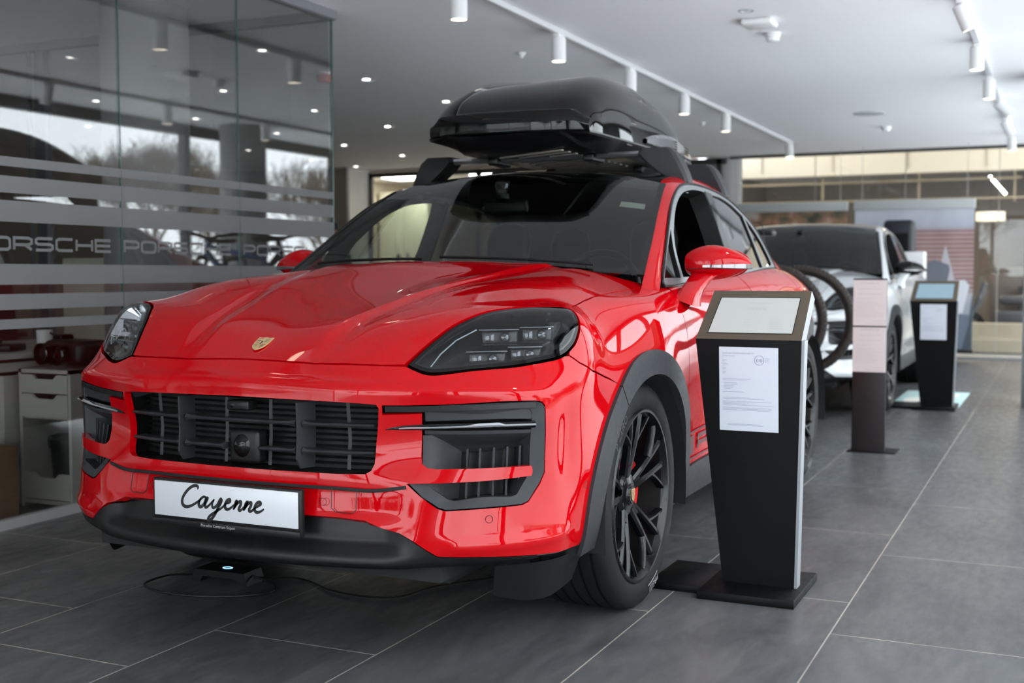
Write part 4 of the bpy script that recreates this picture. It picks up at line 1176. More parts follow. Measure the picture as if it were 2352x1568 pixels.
# ------------------------------------------------------------------ side decal: stripes and wide lettering along the doors
def decal():
    for sgn in (1, -1):
        q = MB()
        def yzq(y, z): h = BODY.hit(Vector((2, y, z)), Vector((-1, 0, 0))); return h[0] + h[1] * .0035
        def strip(y0, y1, z0, z1, n=30):
            ys = np.linspace(y0, y1, n)
            rows = [[yzq(y, z0) + Vector((.001, 0, 0)), yzq(y, z1) + Vector((.001, 0, 0))] for y in ys]
            for a in rows:
                for v in a:
                    v.x += door_relief(0, 0, v)
            q.grid([[Vector((sgn * v.x, v.y, v.z)) for v in a] for a in rows])
        strip(.57, 2.32, .528, .536); strip(.57, 2.32, .425, .433)
        strip(.57, .665, .445, .518, 6)
        let, W_ = wide_word('PORSCHE', .066, .150, .05, .017); k = (2.30 - .74) / W_
        for vs, fs in let:
            # subdivide long strokes so the letters follow the doors
            P = []
            for v in vs: a = yzq(.74 + v.x * k if sgn > 0 else 2.30 - v.x * k, .448 + v.y); a.x += .001 + door_relief(0, 0, a); P.append(Vector((sgn * a.x, a.y, a.z)))
            q.add(P, fs, 0, False)
        q.build('side_lettering', mat('smoke_decal', (.10, .012, .016), .35), car)
decal()

# ------------------------------------------------------------------ interior
q = MB(); rows = []
for i in range(25):
    x = -.74 + 1.48 * i / 24; k = math.exp(-((x - .37) / .2) ** 2) * .03
    rows.append([Vector((x, .32 + .25 * x * x, 1.075)), Vector((x, .50 + .2 * x * x, 1.095)), Vector((x, .72, 1.085 + k)), Vector((x, .86, 1.06 + k)), Vector((x, .90, 1.00)), Vector((x, .84, .86)), Vector((x, .80, .60))])
q.grid(rows); q.build('dashboard', M_LEATHER, car)
stw = empty('steering_wheel', (.405, 1.00, 1.055), 0, parent=car); stw.rotation_euler = (math.radians(-22), 0, 0)
MB().tube([(.182 * math.cos(a), 0, .182 * math.sin(a)) for a in np.linspace(0, 2 * PI, 41)[:-1]], .016, 10, closed=True).build('wheel_rim', M_LEATHER, stw)
MB().lathe([(0, .02), (.055, .015), (.07, -.01), (.06, -.05)], 24, 'y').box((.11, 0, 0), (.13, .02, .035), None, .006).box((-.11, 0, 0), (.13, .02, .035), None, .006).box((0, 0, -.11), (.03, .02, .13), None, .006).build('wheel_hub', M_SBLK, stw)
rv = empty('rear_view_mirror', (.0, .96, 1.425), 0, parent=car)
MB().box((0, 0, 0), (.21, .03, .062), None, .014).build('mirror_body', M_SBLK, rv)
MB().box((0, -.03, .065), (.06, .06, .09), None, .015).build('sensor_cover', M_GBLK, rv)
def seat(x, y, w=.50):
    s = empty('seat', (x, y, 0), 0, parent=car)
    MB().box((0, -.06, .60), (w, .52, .16), None, .05).build('seat_cushion', M_LEATHER, s)
    rows = []
    for i, (z, yy, ww, t) in enumerate([(.62, .20, .25, .07), (.75, .24, .26, .08), (.95, .31, .25, .07), (1.10, .36, .20, .06), (1.16, .38, .12, .05), (1.20, .39, .11, .05), (1.30, .41, .12, .055), (1.37, .42, .10, .04), (1.39, .425, .05, .02)]):
        rows.append([Vector((ww * w * 2 * math.copysign(abs(math.cos(a)) ** .6, math.cos(a)), yy + t * math.copysign(abs(math.sin(a)) ** .7, math.sin(a)), z)) for a in np.linspace(0, 2 * PI, 21)[:-1]])
    q = MB(); q.grid(rows, closed_v=True); q.f.append(tuple(range(len(q.v) - 20, len(q.v)))); q.mi.append(0); q.sm.append(1); o = q.build('seat_back', M_LEATHER, s); fix_normals(o)
seat(.39, 1.42); seat(-.39, 1.42); seat(.38, 2.25, .48); seat(-.38, 2.25, .48)
MB().box((0, 1.25, .68), (.22, .9, .25), None, .04).build('centre_console', M_LEATHER, car)
# paper sticker inside the windscreen, driver's side upper corner
q = MB(); rows = []
for k_ in (3.05, 3.22): rows.append([gh(k_, w_) - gh_n(k_, w_) * .004 for w_ in (.80, .85, .90, .94)])
q.grid(rows); o = q.build('windscreen_sticker', mat('sticker_paper', (.45, .47, .43), .6), car)
# wipers
for x0, x1 in ((.62, .02), (-.05, -.60)):
    P = [gh(lerp(1.05, 1.12, t), abs(lerp(x0, x1, t)) / .78) for t in np.linspace(0, 1, 8)]
    P = [Vector((lerp(x0, x1, i / 7), p.y - .01, p.z + .010)) for i, p in enumerate(P)]
    MB().tube(P, .006, 6).build('wiper', M_SBLK, car)
# ================================================================== roof box and bars
def roof_bar(y, xe, zt, label):
    rb = empty('roof_bar', (0, y, 0), 0, label, 'roof bar', 'roof bars on the red car')
    q = MB(); prof = [(-.040, 0), (-.030, .011), (0, .015), (.030, .010), (.042, 0), (.030, -.010), (0, -.014), (-.030, -.011)]
    q.grid([[Vector((x, a, zt + b)) for a, b in prof] for x in np.linspace(-xe, xe, 13)], closed_v=True); q.f += [tuple(range(8)), tuple(range(12 * 8, 13 * 8))[::-1]]; q.mi += [0, 0]; q.sm += [0, 0]
    o = q.build('crossbar', mat('anodised_aluminium', (.52, .53, .55), .3, .9), rb); fix_normals(o)
    for s in (1, -1):
        # foot: tapering plastic housing from the bar end down to the roof rail
        q = MB(); rows = []
        for t, (x0, x1, z, d) in enumerate([(xe - .115, xe + .020, zt + .022, .052), (xe - .125, xe + .050, zt - .005, .060), (xe - .085, xe + .072, zt - .045, .060), (xe - .035, xe + .092, zt - .085, .056), (xe + .012, xe + .105, zt - .118, .05), (xe + .030, xe + .108, zt - .140, .045)]):
            r = []
            for a, b in ((x0, -d * .82), (x0 + .015, -d), (x1 - .015, -d), (x1, -d * .75), (x1, d * .75), (x1 - .015, d), (x0 + .015, d), (x0, d * .82)): r.append(Vector((s * a, b, z)))
            rows.append(r)
        q.grid(rows, closed_v=True); q.f += [tuple(range(8)), tuple(range(40, 48))]; q.mi += [0, 0]; q.sm += [0, 0]
        o = q.build('foot', M_PLAST if s > 0 else M_SBLK, rb, auto=28); fix_normals(o)
        MB().box((s * (xe + .085), 0, zt - .145), (.014, .05, .07), None, .003).build('clamp', M_STEEL, rb)
    return rb
roof_bar(1.40, .590, 1.672, 'front roof bar with chunky black feet, under the roof box')
roof_bar(2.10, .575, 1.655, 'rear roof bar with chunky black feet, under the roof box')

box = empty('roof_box', (0, 0, 0), 0, 'glossy black roof box on top of the red car', 'roof box')
# plan and side profile of the lid
BY0, BY1 = .905, 2.62
HS = ([.905,.915,.93,.96,1.0,1.05,1.10,1.2,1.35,1.5,1.65,1.8,1.95,2.1,2.25,2.4,2.52,2.60,2.62], [.092,.100,.118,.148,.178,.207,.232,.268,.302,.322,.332,.330,.316,.285,.238,.175,.125,.085,.070])
def hw(y): return .380 + .010 * sm(y, .905, 1.0) + .006 * sm(y, 1.0, 1.4) - .055 * sm(y, 2.1, 2.62)
def bow(u, y): return .075 * abs(u) ** 3 * (1 - sm(y, 1.3, 1.9))
ZS0 = 1.737
def lid_row(y, k=1.0, dy=0):
    w = hw(y); h = crom(y, *HS) * k * .945; pw = lerp(8, 5.0, sm(y, 1.1, 1.7)); out = []; n = 36
    for i in range(n + 1):
        a = PI * i / n; c = -math.cos(a); s_ = math.sin(a)
        x = w * math.copysign(abs(c) ** (2 / pw), c); z = h * max(0, s_) ** lerp(.77, .86, sm(y, 1.1, 1.7))
        u = x / w
        z *= 1 + (.045 * math.exp(-((abs(u) - .60) / .16) ** 2) - .02 * math.exp(-(u / .3) ** 2)) * sm(y, 1.0, 1.35) * (1 - sm(y, 2.0, 2.4))
        out.append(Vector((x, y + dy + bow(u, y) - (.04 * (z / .3) ** 2 if y > 2.3 else 0), ZS0 + z)))
    return out
rows = [lid_row(.905, .02), lid_row(.905, .35, -.006), lid_row(.905, .75, -.006), lid_row(.905, 1, 0)] + [lid_row(y) for y in (.912,.922,.94,.965,1.0,1.04,1.09,1.15,1.22,1.3,1.4,1.5,1.6,1.7,1.8,1.9,2.0,2.1,2.2,2.3,2.4,2.48,2.55,2.60,2.62)] + [lid_row(2.62, .02, 0)]
q = MB(); q.grid(rows)
lid = q.build('lid', M_GBLK, box, auto=60); fix_normals(lid)
# nose panel: shallow proud band across the front with its own edges
q = MB(); rws = []
for i in range(41):
    u = -1 + 2 * i / 40; x = .381 * u; e = sm(abs(u), .80, 1.0)
    yb = .905 + .075 * abs(x / .39) ** 3 - .0105 + .006 * e
    rws.append([Vector((x, yb + .010, 1.7395)), Vector((x, yb + .001, 1.742)), Vector((x, yb - .003, 1.775 - .012 * e)), Vector((x, yb, 1.808 - .030 * e)), Vector((x, yb + .009, 1.826 - .038 * e)), Vector((x, yb + .020, 1.830 - .038 * e))])
q.grid(rws); o = q.build('nose_panel', M_GBLK, box); fix_normals(o)
# base tray
q = MB(); rws = []
for y in (.895,.91,.95,1.0,1.06,1.14,1.3,1.6,2.0,2.3,2.5,2.62):
    w = hw(max(y, .905)) + .004; wb = w * (.80 - .12 * (1 - sm(y, .9, 1.2))); zb = 1.678 + .050 * (1 - sm(y, .895, 1.12)) + .03 * sm(y, 2.3, 2.62)
    r = [(-w, 1.738), (-w, 1.731), (-w * .985, 1.722), (-wb * 1.04, zb + .010), (-wb, zb), (-wb * .4, zb), (0, zb), (wb * .4, zb), (wb, zb), (wb * 1.04, zb + .010), (w * .985, 1.722), (w, 1.731), (w, 1.738)]
    rws.append([Vector((x, y + bow(x / w, y), z)) for x, z in r])
q.grid(rws); q.f += [tuple(range(13)), tuple(range(len(q.v) - 13, len(q.v)))]; q.mi += [0, 0]; q.sm += [0, 0]
o = q.build('base', mat('moulded_black_plastic', (.008, .008, .009), .33, spec=.35), box, auto=30); fix_normals(o)
# ribs of the base
q = MB()
for k in range(13):
    q.box((0, 1.22 + k * .085, 1.675), (.46, .016, .006), Matrix.Rotation(-.5, 3, 'Z') @ Matrix.Scale(1, 3))
q.build('base_ribs', mat('rib_grey', (.28, .26, .23), .4), box)
# side lock covers: long grey gloss blades with vent lines at their rear half
for s in (1, -1):
    q = MB(); rws = []
    for t in np.linspace(0, 1, 16):
        y = lerp(1.66, 2.58, t); w = hw(y); hh = .078 * max(.02, math.sin(PI * min(1, .06 + t * .9))) ** .55
        rws.append([Vector((s * (w + .002), y, 1.746)), Vector((s * (w + .012), y, 1.752)), Vector((s * (w + .012), y + .004, 1.746 + hh * .75)), Vector((s * (w - .004), y + .006, 1.746 + hh))])
    q.grid(rws); o = q.build('lock_cover', mat('grey_gloss_cover', (.07, .07, .075), .15, .3, 1), box); fix_normals(o)
    for k in range(4): MB().tube([(s * (hw(2.12) + .0135), 2.12, 1.765 + k * .012), (s * (hw(2.5) + .0135), 2.50, 1.765 + k * .011)], .0025, 5).build('vent_line', M_DARK, box)
    MB().box((s * .385, 1.45, 1.728), (.02, .08, .022), None, .004).build('hinge', M_SBLK, box)
for y in (1.40, 2.10):
    for x in (.24, -.24):
        MB().box((x, y, 1.662), (.05, .16, .035), None, .008).tube([(x, y - .06, 1.66), (x, y - .06, 1.645), (x, y + .06, 1.645), (x, y + .06, 1.66)], .006, 6).build('bar_clamp', M_SBLK, box)
# ================================================================== the showroom
XG = -2.055; YB = 13.12; XR = 2.66; ZC_ = 2.80; YN = -7.5
def ramp(m, fac, stops):
    r = node(m, 'ShaderNodeValToRGB'); e = r.color_ramp.elements
    while len(e) < len(stops): e.new(.5)
    for el, (p, c) in zip(e, stops): el.position = p; el.color = (*c, 1) if len(c) == 3 else c
    link(m, fac, r.inputs[0]); return r.outputs[0]
M_TILE = mat('slate_floor_tiles', .08, .38)
def _tile():
    m = M_TILE; b = m.node_tree.nodes['Principled BSDF']; geo = node(m, 'ShaderNodeNewGeometry')
    sp = node(m, 'ShaderNodeSeparateXYZ'); link(m, geo.outputs['Position'], sp.inputs[0])
    cb = node(m, 'ShaderNodeCombineXYZ')
    ay = node(m, 'ShaderNodeMath', operation='ADD'); ay.inputs[1].default_value = 20 * 1.168 - .020; link(m, sp.outputs['Y'], ay.inputs[0])
    ax = node(m, 'ShaderNodeMath', operation='ADD'); ax.inputs[1].default_value = 20 * .5968 - .967; link(m, sp.outputs['X'], ax.inputs[0])
    link(m, ay.outputs[0], cb.inputs[0]); link(m, ax.outputs[0], cb.inputs[1])
    br = node(m, 'ShaderNodeTexBrick'); br.offset = .667; br.offset_frequency = 2; br.squash = 1
    br.inputs['Scale'].default_value = 1; br.inputs['Brick Width'].default_value = 1.168; br.inputs['Row Height'].default_value = .5968
    br.inputs['Mortar Size'].default_value = .0028; br.inputs['Mortar Smooth'].default_value = .1; br.inputs['Bias'].default_value = 0
    br.inputs['Color1'].default_value = (.066, .066, .068, 1); br.inputs['Color2'].default_value = (.080, .081, .084, 1); br.inputs['Mortar'].default_value = (.30, .275, .24, 1)
    link(m, cb.outputs[0], br.inputs['Vector'])
    # slate streaks and clouding
    mp = node(m, 'ShaderNodeMapping'); mp.inputs['Scale'].default_value = (3, .9, 1); link(m, geo.outputs['Position'], mp.inputs[0])
    n1 = node(m, 'ShaderNodeTexNoise'); n1.inputs['Scale'].default_value = 1.6; n1.inputs['Detail'].default_value = 9; n1.inputs['Roughness'].default_value = .65; n1.inputs['Distortion'].default_value = .8; link(m, mp.outputs[0], n1.inputs['Vector'])
    f = ramp(m, n1.outputs[0], [(.28, (.62, .62, .63)), (.5, (1, 1, 1)), (.74, (1.45, 1.42, 1.38))])
    mx = node(m, 'ShaderNodeMix', data_type='RGBA', blend_type='MULTIPLY'); mx.inputs[0].default_value = 1; link(m, br.outputs['Color'], mx.inputs[6]); link(m, f, mx.inputs[7])
    link(m, mx.outputs[2], b.inputs['Base Color'])
    n2 = node(m, 'ShaderNodeTexNoise'); n2.inputs['Scale'].default_value = 9; n2.inputs['Detail'].default_value = 8; link(m, mp.outputs[0], n2.inputs['Vector'])
    rr = node(m, 'ShaderNodeMapRange'); rr.inputs['From Min'].default_value = .35; rr.inputs['From Max'].default_value = .65; rr.inputs['To Min'].default_value = .30; rr.inputs['To Max'].default_value = .46
    link(m, n2.outputs[0], rr.inputs[0]); link(m, rr.outputs[0], b.inputs['Roughness'])
    bp = node(m, 'ShaderNodeBump'); bp.inputs['Strength'].default_value = .25; bp.inputs['Distance'].default_value = .0015
    sb = node(m, 'ShaderNodeMath', operation='SUBTRACT'); link(m, n2.outputs[0], sb.inputs[0]); link(m, br.outputs['Fac'], sb.inputs[1]); link(m, sb.outputs[0], bp.inputs['Height']); link(m, bp.outputs[0], b.inputs['Normal'])
_tile()
M_CEIL = noise_rough(mat('ceiling_paint', (.90, .90, .92), .9), 3, .85, .95)
M_WALLB = noise_rough(mat('taupe_wall_paint', (.30, .26, .22), .8), 4, .75, .9)
M_WALLW = noise_rough(mat('white_wall_paint', (.72, .70, .67), .8), 4, .75, .9)
M_BEIGE = noise_rough(mat('beige_panel', (.74, .66, .53), .6), 4, .5, .7)
M_FRAMEB = mat('dark_window_frame', (.018, .019, .02), .4)
M_RAIL = mat('grey_rail', (.22, .22, .24), .45, .3)
M_PANE = glass('office_glass', (.82, .825, .815), 0, 1, 1.8)
M_WPANE = glass('window_pane', (.92, .94, .94), 0, 1, 1.45)
M_FROST = mat('frosted_film', (.27, .27, .275), .55)
_b = M_FROST.node_tree.nodes['Principled BSDF']; _b.inputs['Alpha'].default_value = .72
M_GEDGE = mat('green_glass_edge', (.05, .12, .10), .2)
M_LAMPW = mat('lamp_white', (.85, .85, .85), .4)
M_EMW = mat('warm_lamp_glow', .9, .5, emit=(1, .86, .66), es=9)
M_EMC = mat('cool_lamp_glow', .9, .5, emit=(1, .96, .9), es=14)

def slab(name, c, s, m, bev=0, st=True):
    o = MB().box((0, 0, 0), s, None, bev).build(name, m, loc=c)
    if st: struct(o)
    return o
slab('floor', (-3.7, 2.9, -.06), (12.8, 20.9, .12), M_TILE)
slab('ceiling', (-3.7, 2.85, ZC_ + .06), (12.8, 20.75, .12), M_CEIL)
# right glazing x = XR : head, sill, mullions, panes
struct(MB().box((XR + .05, 2.8, 2.745), (.10, 20.6, .11)).box((XR + .05, 2.8, .02), (.10, 20.6, .04)).build('trim_right', M_FRAMEB))
_ys = [-7.5, -5, -2, 1, 4, 7, 10, 13.1]
for a, b in zip(_ys, _ys[1:]):
    w = empty('window_1', (XR + .05, (a + b) / 2, 0)); struct(w)
    MB().box((0, (b - a) / 2, 1.37), (.10, .09, 2.66)).build('window_frame', M_FRAMEB, w)
    MB().box((0, 0, 1.37), (.012, b - a - .09, 2.66)).build('pane', M_WPANE, w)
# wall behind the camera: two glazed bays and solid parts
slab('wall_back', (-7.3, YN - .05, 1.4), (5.6, .1, 2.8), M_WALLW)
struct(MB().box((-.9, YN - .05, 2.745), (7.2, .1, .11)).build('trim_back', M_FRAMEB))
for a, b in ((-4.5, -2.1), (-2.1, .3), (.3, XR)):
    w = empty('window_2', ((a + b) / 2, YN - .05, 0)); struct(w)
    MB().box(((b - a) / 2, 0, 1.35), (.09, .1, 2.7)).build('window_frame', M_FRAMEB, w)
    MB().box((0, 0, 1.35), (b - a - .09, .012, 2.7)).build('pane', M_WPANE, w)
# left outer wall, far left wall
slab('wall_left', (-10.1, 2.8, 1.4), (.1, 20.6, 2.8), M_WALLB)
slab('wall_far_left', (-9.07, 12.65, 1.4), (2.0, .6, 2.8), M_WALLB)
slab('trim_1', (-8.045, 12.64, 1.4), (.05, .64, 2.8), M_WALLW)
# black-framed glazing of the room behind
w = empty('window_3', (-5.1, 12.93, 0)); struct(w)
mb = MB().box((0, 0, 2.72), (5.9, .07, .08)).box((0, 0, .04), (5.9, .07, .08))
for x in (-2.9, -.95, .85, 2.85): mb.box((x, 0, 1.4), (.07, .07, 2.7))
mb.build('window_frame', M_FRAMEB, w)
MB().box((0, 0, 1.4), (5.75, .012, 2.6)).build('pane', M_WPANE, w)
slab('ceiling', (-6.1, 14.9, ZC_ + .05), (6.3, 3.9, .1), M_CEIL)
slab('floor', (-6.1, 14.9, -.05), (6.3, 3.6, .1), mat('pale_floor', (.4, .38, .35), .5))
slab('wall_far', (-6.1, 16.75, 1.4), (6.3, .1, 2.8), mat('cream_wall_paint', (.66, .60, .50), .8))
slab('wall_side', (-9.2, 14.9, 1.4), (.1, 3.6, 2.8), M_BEIGE)
slab('wall_partition', (-2.98, 14.9, 1.4), (.1, 3.6, 2.8), M_BEIGE)
# far glazing y = YB between the column and the right wall
struct(MB().box((.3, YB + .03, ZC_ - .012), (4.9, .08, .05)).build('trim_2', M_FRAMEB))
struct(MB().box((.3, YB + .03, .012), (4.9, .10, .03)).build('trim_3', M_RAIL))
for a, b in zip([-2.1, -.95, .25, 1.42], [-.95, .25, 1.42, XR]):
    w = empty('window_4', ((a + b) / 2, YB + .03, 0)); struct(w)
    MB().box((0, 0, 1.4), (b - a - .012, .012, 2.74)).build('pane', M_WPANE, w)
    MB().box(((b - a) / 2, 0, 1.4), (.010, .016, 2.74)).build('joint', mat('silicone_joint', (.35, .33, .30), .5), w)
# columns
def column(x, y, r, name='trim_4', m=None):
    return struct(MB().lathe([(r, 0), (r, ZC_)], 40, c=(x, y, 0)).build(name, m or mat('grey_column_paint', (.33, .33, .34), .6)))
column(2.16, 7.34, .26); column(2.16, -1.9 - 3, .26); column(-2.32, 13.42, .27); column(-3.08, 2.18, .27)

# ---------------- glass office box on the left
ZT = 2.745
struct(MB().box((XG, -2.35, ZT + .028), (.07, 10.2, .056)).box((XG - 1.6, 2.74, ZT + .028), (3.2, .07, .056)).build('trim_5', M_RAIL))
struct(MB().box((XG, -2.35, .02), (.05, 10.2, .045)).box((XG - 1.6, 2.74, .02), (3.2, .05, .045)).build('trim_6', mat('pale_rail', (.45, .45, .45), .4, .4)))
STR = [(1.612, 1.655), (1.495, 1.570), (1.367, 1.462), (1.088, 1.180), (.976, 1.046), (.890, .934)]
seams = [2.735, 1.775, .835, -.105, -1.045, -1.985, -2.925, -3.865, -4.805, -5.745, -7.4]
for b, a in zip(seams, seams[1:]):
    w = empty('window_5', (XG, (a + b) / 2, 0)); struct(w)
    L = b - a - .004
    MB().box((0, 0, (ZT + .045) / 2), (.010, L, ZT - .045)).build('pane', M_PANE, w)
    MB().box((0, L / 2 - .0005, (ZT + .045) / 2), (.0125, .003, ZT - .045)).build('glass_edge', M_GEDGE, w)
    mb = MB()
    for z0, z1 in STR: mb.box((.0062, 0, (z0 + z1) / 2), (.0006, L, z1 - z0))
    # lettering between the stripes
    let, W_ = wide_word('PORSCHE', .066, .100, .024, .0135)
    fr = frame_of((.0067, L / 2 - .93 + .005 if L < 1.2 else 0, 1.238), (0, 1, 0), (0, 0, 1))
    for vs, fs in let: place(mb, vs, fs, fr)
    mb.build('frosted_film', M_FROST, w)
# rear pane of the box (along x) and its dark door frame
w = empty('window_6', (XG - 1.6, 2.735, 0)); struct(w)
MB().box((0, 0, (ZT + .045) / 2), (3.15, .010, ZT - .045)).build('pane', M_PANE, w)
MB().box((-.87, 0, 1.39), (.09, .06, 2.7)).box((-1.0, 0, 1.39), (.02, .02, 2.7)).build('window_frame', mat('blue_grey_frame', (.10, .11, .13), .35, .3), w)
# corner edge
struct(MB().box((XG, 2.737, 1.39), (.012, .012, 2.70)).build('trim_7', M_GEDGE))
slab('wall_office', (-5.35, -2.3, 1.4), (.1, 10.0, 2.8), M_WALLB)

# ---------------- the hall beyond the far glazing
slab('floor', (0.4, 17.2, -.08), (6.6, 8.0, .12), mat('hall_floor', (.30, .29, .28), .5))
slab('wall_hall', (0.2, 16.1, 3.52), (6.2, .2, 1.62), M_BEIGE)
mb = MB()
for x in (-2.35, -1.2, -.05, 1.1, 2.25): mb.box((x, 15.99, 3.55), (.012, .02, 1.55))
struct(mb.build('trim_8', mat('panel_joint', (.35, .30, .24), .6)))
slab('wall_hall_back', (0.0, 20.6, 1.8), (8.4, .2, 3.8), mat('brown_hall_wall', (.20, .175, .15), .7))
slab('wall_hall_left', (-3.4, 18.7, 1.8), (.2, 3.8, 3.8), mat('brown_hall_wall', .2))
slab('wall_hall_right', (3.7, 18, 1.8), (.2, 5, 3.8), mat('brown_hall_wall', .2))
slab('ceiling', (0.1, 18.5, 2.98), (7.0, 4.6, .1), mat('hall_ceiling', (.34, .31, .28), .8))
mb = MB()
for x in (-1.4, .1, 1.5): mb.box((x, 16.2, 2.5), (.03, .03, .52))
mb.box((-.6, 16.18, 2.60), (4.4, .03, .035)).box((-.5, 16.0, 2.29), (5.0, .03, .03))
struct(mb.build('trim_9', mat('brass_rail', (.45, .36, .24), .4, .4)))
slab('ceiling', (0.4, 17.0, 4.5), (8, 8, .1), mat('hall_ceiling', (.34, .31, .28), .8))  # unseen roof slab, added to keep direct sky light off the beige wall
slab('wall_hall_upper', (0.4, 13.3, 3.7), (6.4, .1, 1.7), mat('hall_ceiling', .3))
for x in (-1.2, 1.4):  # fill lamps without fixtures, added to brighten the beige upper wall
    ld = bpy.data.lights.new('beige_wall_fill', 'AREA'); ld.energy = 42; ld.color = (1, .93, .82); ld.size = .8
    o = bpy.data.objects.new('beige_wall_fill', ld); C.objects.link(o); o.location = (x, 14.6, 4.35); o.rotation_euler = (math.radians(25), 0, 0)
# stone bench steps beyond the glazing on the right
mb = MB()
mb.box((1.9, 15.2, .20), (2.6, .5, .40)).box((1.9, 14.85, .09), (2.6, .35, .18))
struct(mb.build('trim_10', mat('sandstone_step', (.42, .36, .27), .7)))
# ================================================================== lamps
def track(x, y0, y1, label):
    t = MB().box((0, (y0 + y1) / 2, ZC_ - .0175), (.036, y1 - y0, .034)).build('lighting_track', mat('track_white', (.62, .62, .64), .5), loc=(x, 0, 0))
    tag(t, label, 'lighting track'); return t
track(-.965, -6.5, 11.6, 'long white ceiling track nearer the glass office')
track(1.612, -6.5, 11.8, 'long ceiling track along the window side')
def spot(x, y, tilt, az, label, group, on=True):
    s = empty('track_spotlight', (x, y, ZC_ - .034), 0, label, 'spotlight', group)
    MB().box((0, 0, -.012), (.05, .11, .024), None, .004).lathe([(.010, -.02), (.010, -.040)], 10).build('mount', M_LAMPW, s)
    h = empty('head_pivot', (0, 0, -.045), 0)
    b = MB(); L = .150; r = .050
    b.lathe([(.010, .010), (r - .006, .010), (r, .004), (r, -L), (r - .004, -L), (r - .005, -L + .03), (.0, -L + .032)], 32, mlist=[0, 0, 0, 0, 0, 1])
    R_ = Matrix.Rotation(az, 4, 'Z') @ Matrix.Rotation(tilt, 4, 'Y')
    off = Matrix.Translation((0, 0, -.032))
    b.v = [tuple(off @ R_ @ Vector(v)) for v in b.v]
    bpy.data.objects.remove(h)
    b.build('lamp_head', [M_LAMPW, M_EMW], s)
    if on:
        ld = bpy.data.lights.new('spot_beam', 'SPOT'); ld.energy = 16; ld.color = (1, .87, .70); ld.spot_size = math.radians(62); ld.spot_blend = .8; ld.shadow_soft_size = .035
        lo_ = bpy.data.objects.new('spot_beam', ld); C.objects.link(lo_); lo_.parent = s
        lo_.matrix_local = off @ R_ @ Matrix.Translation((0, 0, -L - .01))
    return s
LT = ['white cylinder spotlight on the left ceiling track']
names = ['first spotlight of the left track, nearest the camera, cut by the photo top', 'second spotlight of the left track, left of the roof box top', 'third spotlight of the left track, partly behind the roof box', 'fourth spotlight of the left track, just right of the roof box', 'fifth spotlight of the left track, over the rear of the red car']
for y, lb in zip((2.39, 3.88, 5.37, 6.87, 8.34), names): spot(-.965, y, 0, 0, lb, 'spotlights on the left track')
spot(-.965, 11.45, math.radians(12), math.radians(120), 'tilted spotlight at the far end of the left track', 'spotlights on the left track')
for y, w_ in zip((-5.1, -3.6, -2.1, -.6, .89), ('rearmost', 'second rearmost', 'middle', 'second foremost', 'foremost')): spot(-.965, y, 0, 0, w_ + ' of the five left-track spotlights out of the photo, over the camera side', 'spotlights on the left track')
for y, t, az, lb in ((3.95, -24, 200, 'tilted spotlight in the top right corner of the photo'), (5.45, 0, 0, 'upright spotlight second along the window-side track'), (7.02, 0, 0, 'upright spotlight third along the window-side track'), (8.45, 48, 205, 'strongly tilted fourth spotlight of the window-side track'), (10.0, 26, 200, 'slightly tilted fifth spotlight of the window-side track'), (11.65, 4, 200, 'last small spotlight at the far end of the window-side track')):
    spot(1.612, y, math.radians(abs(t)), math.radians(az), lb, 'spotlights on the window-side track')
for y, w_ in zip((-4.0, -2.4, -.8, .8, 2.2), ('rearmost', 'second rearmost', 'middle', 'second foremost', 'foremost')): spot(1.612, y, 0, 0, w_ + ' of the five window-side spotlights out of the photo, over the camera side', 'spotlights on the window-side track')
k = 0
for x in (-3.24, -4.76, -6.28, -7.8):
    for n_, y in enumerate((2.2, 3.65, 5.12, 6.58, 8.04, 9.5, 11.0, 12.2)):
        if x < -7 and y < 5: continue
        d = empty('ceiling_downlight', (x, y, ZC_), 0, '%s recessed downlight from the front in the row %s' % (('first', 'second', 'third', 'fourth', 'fifth', 'sixth', 'seventh', 'last')[n_], {-3.24: 'nearest the red car', -4.76: 'second from the red car', -6.28: 'third from the red car', -7.8: 'farthest from the red car'}[x]), 'downlight', 'recessed downlights over the left side')
        MB().lathe([(.075, -.004), (.066, -.006), (.058, 0.012)], 28).build('ring', M_LAMPW, d)
        MB().lathe([(.0, -.002), (.030, -.002)], 16, c=(-.022, .0, 0)).build('diode', M_EMC, d)
        MB().lathe([(.0, -.0015), (.026, -.0015)], 16, c=(.034, .0, 0)).build('diode', mat('downlight_reflector', (.6, .5, .35), .3, .4), d)
        ld = bpy.data.lights.new('downlight_beam', 'SPOT'); ld.energy = 2.5; ld.color = (1, .93, .82); ld.spot_size = math.radians(100); ld.spot_blend = .7; ld.shadow_soft_size = .05
        lo_ = bpy.data.objects.new('downlight_beam', ld); C.objects.link(lo_); lo_.parent = d; lo_.location = (0, 0, -.02)
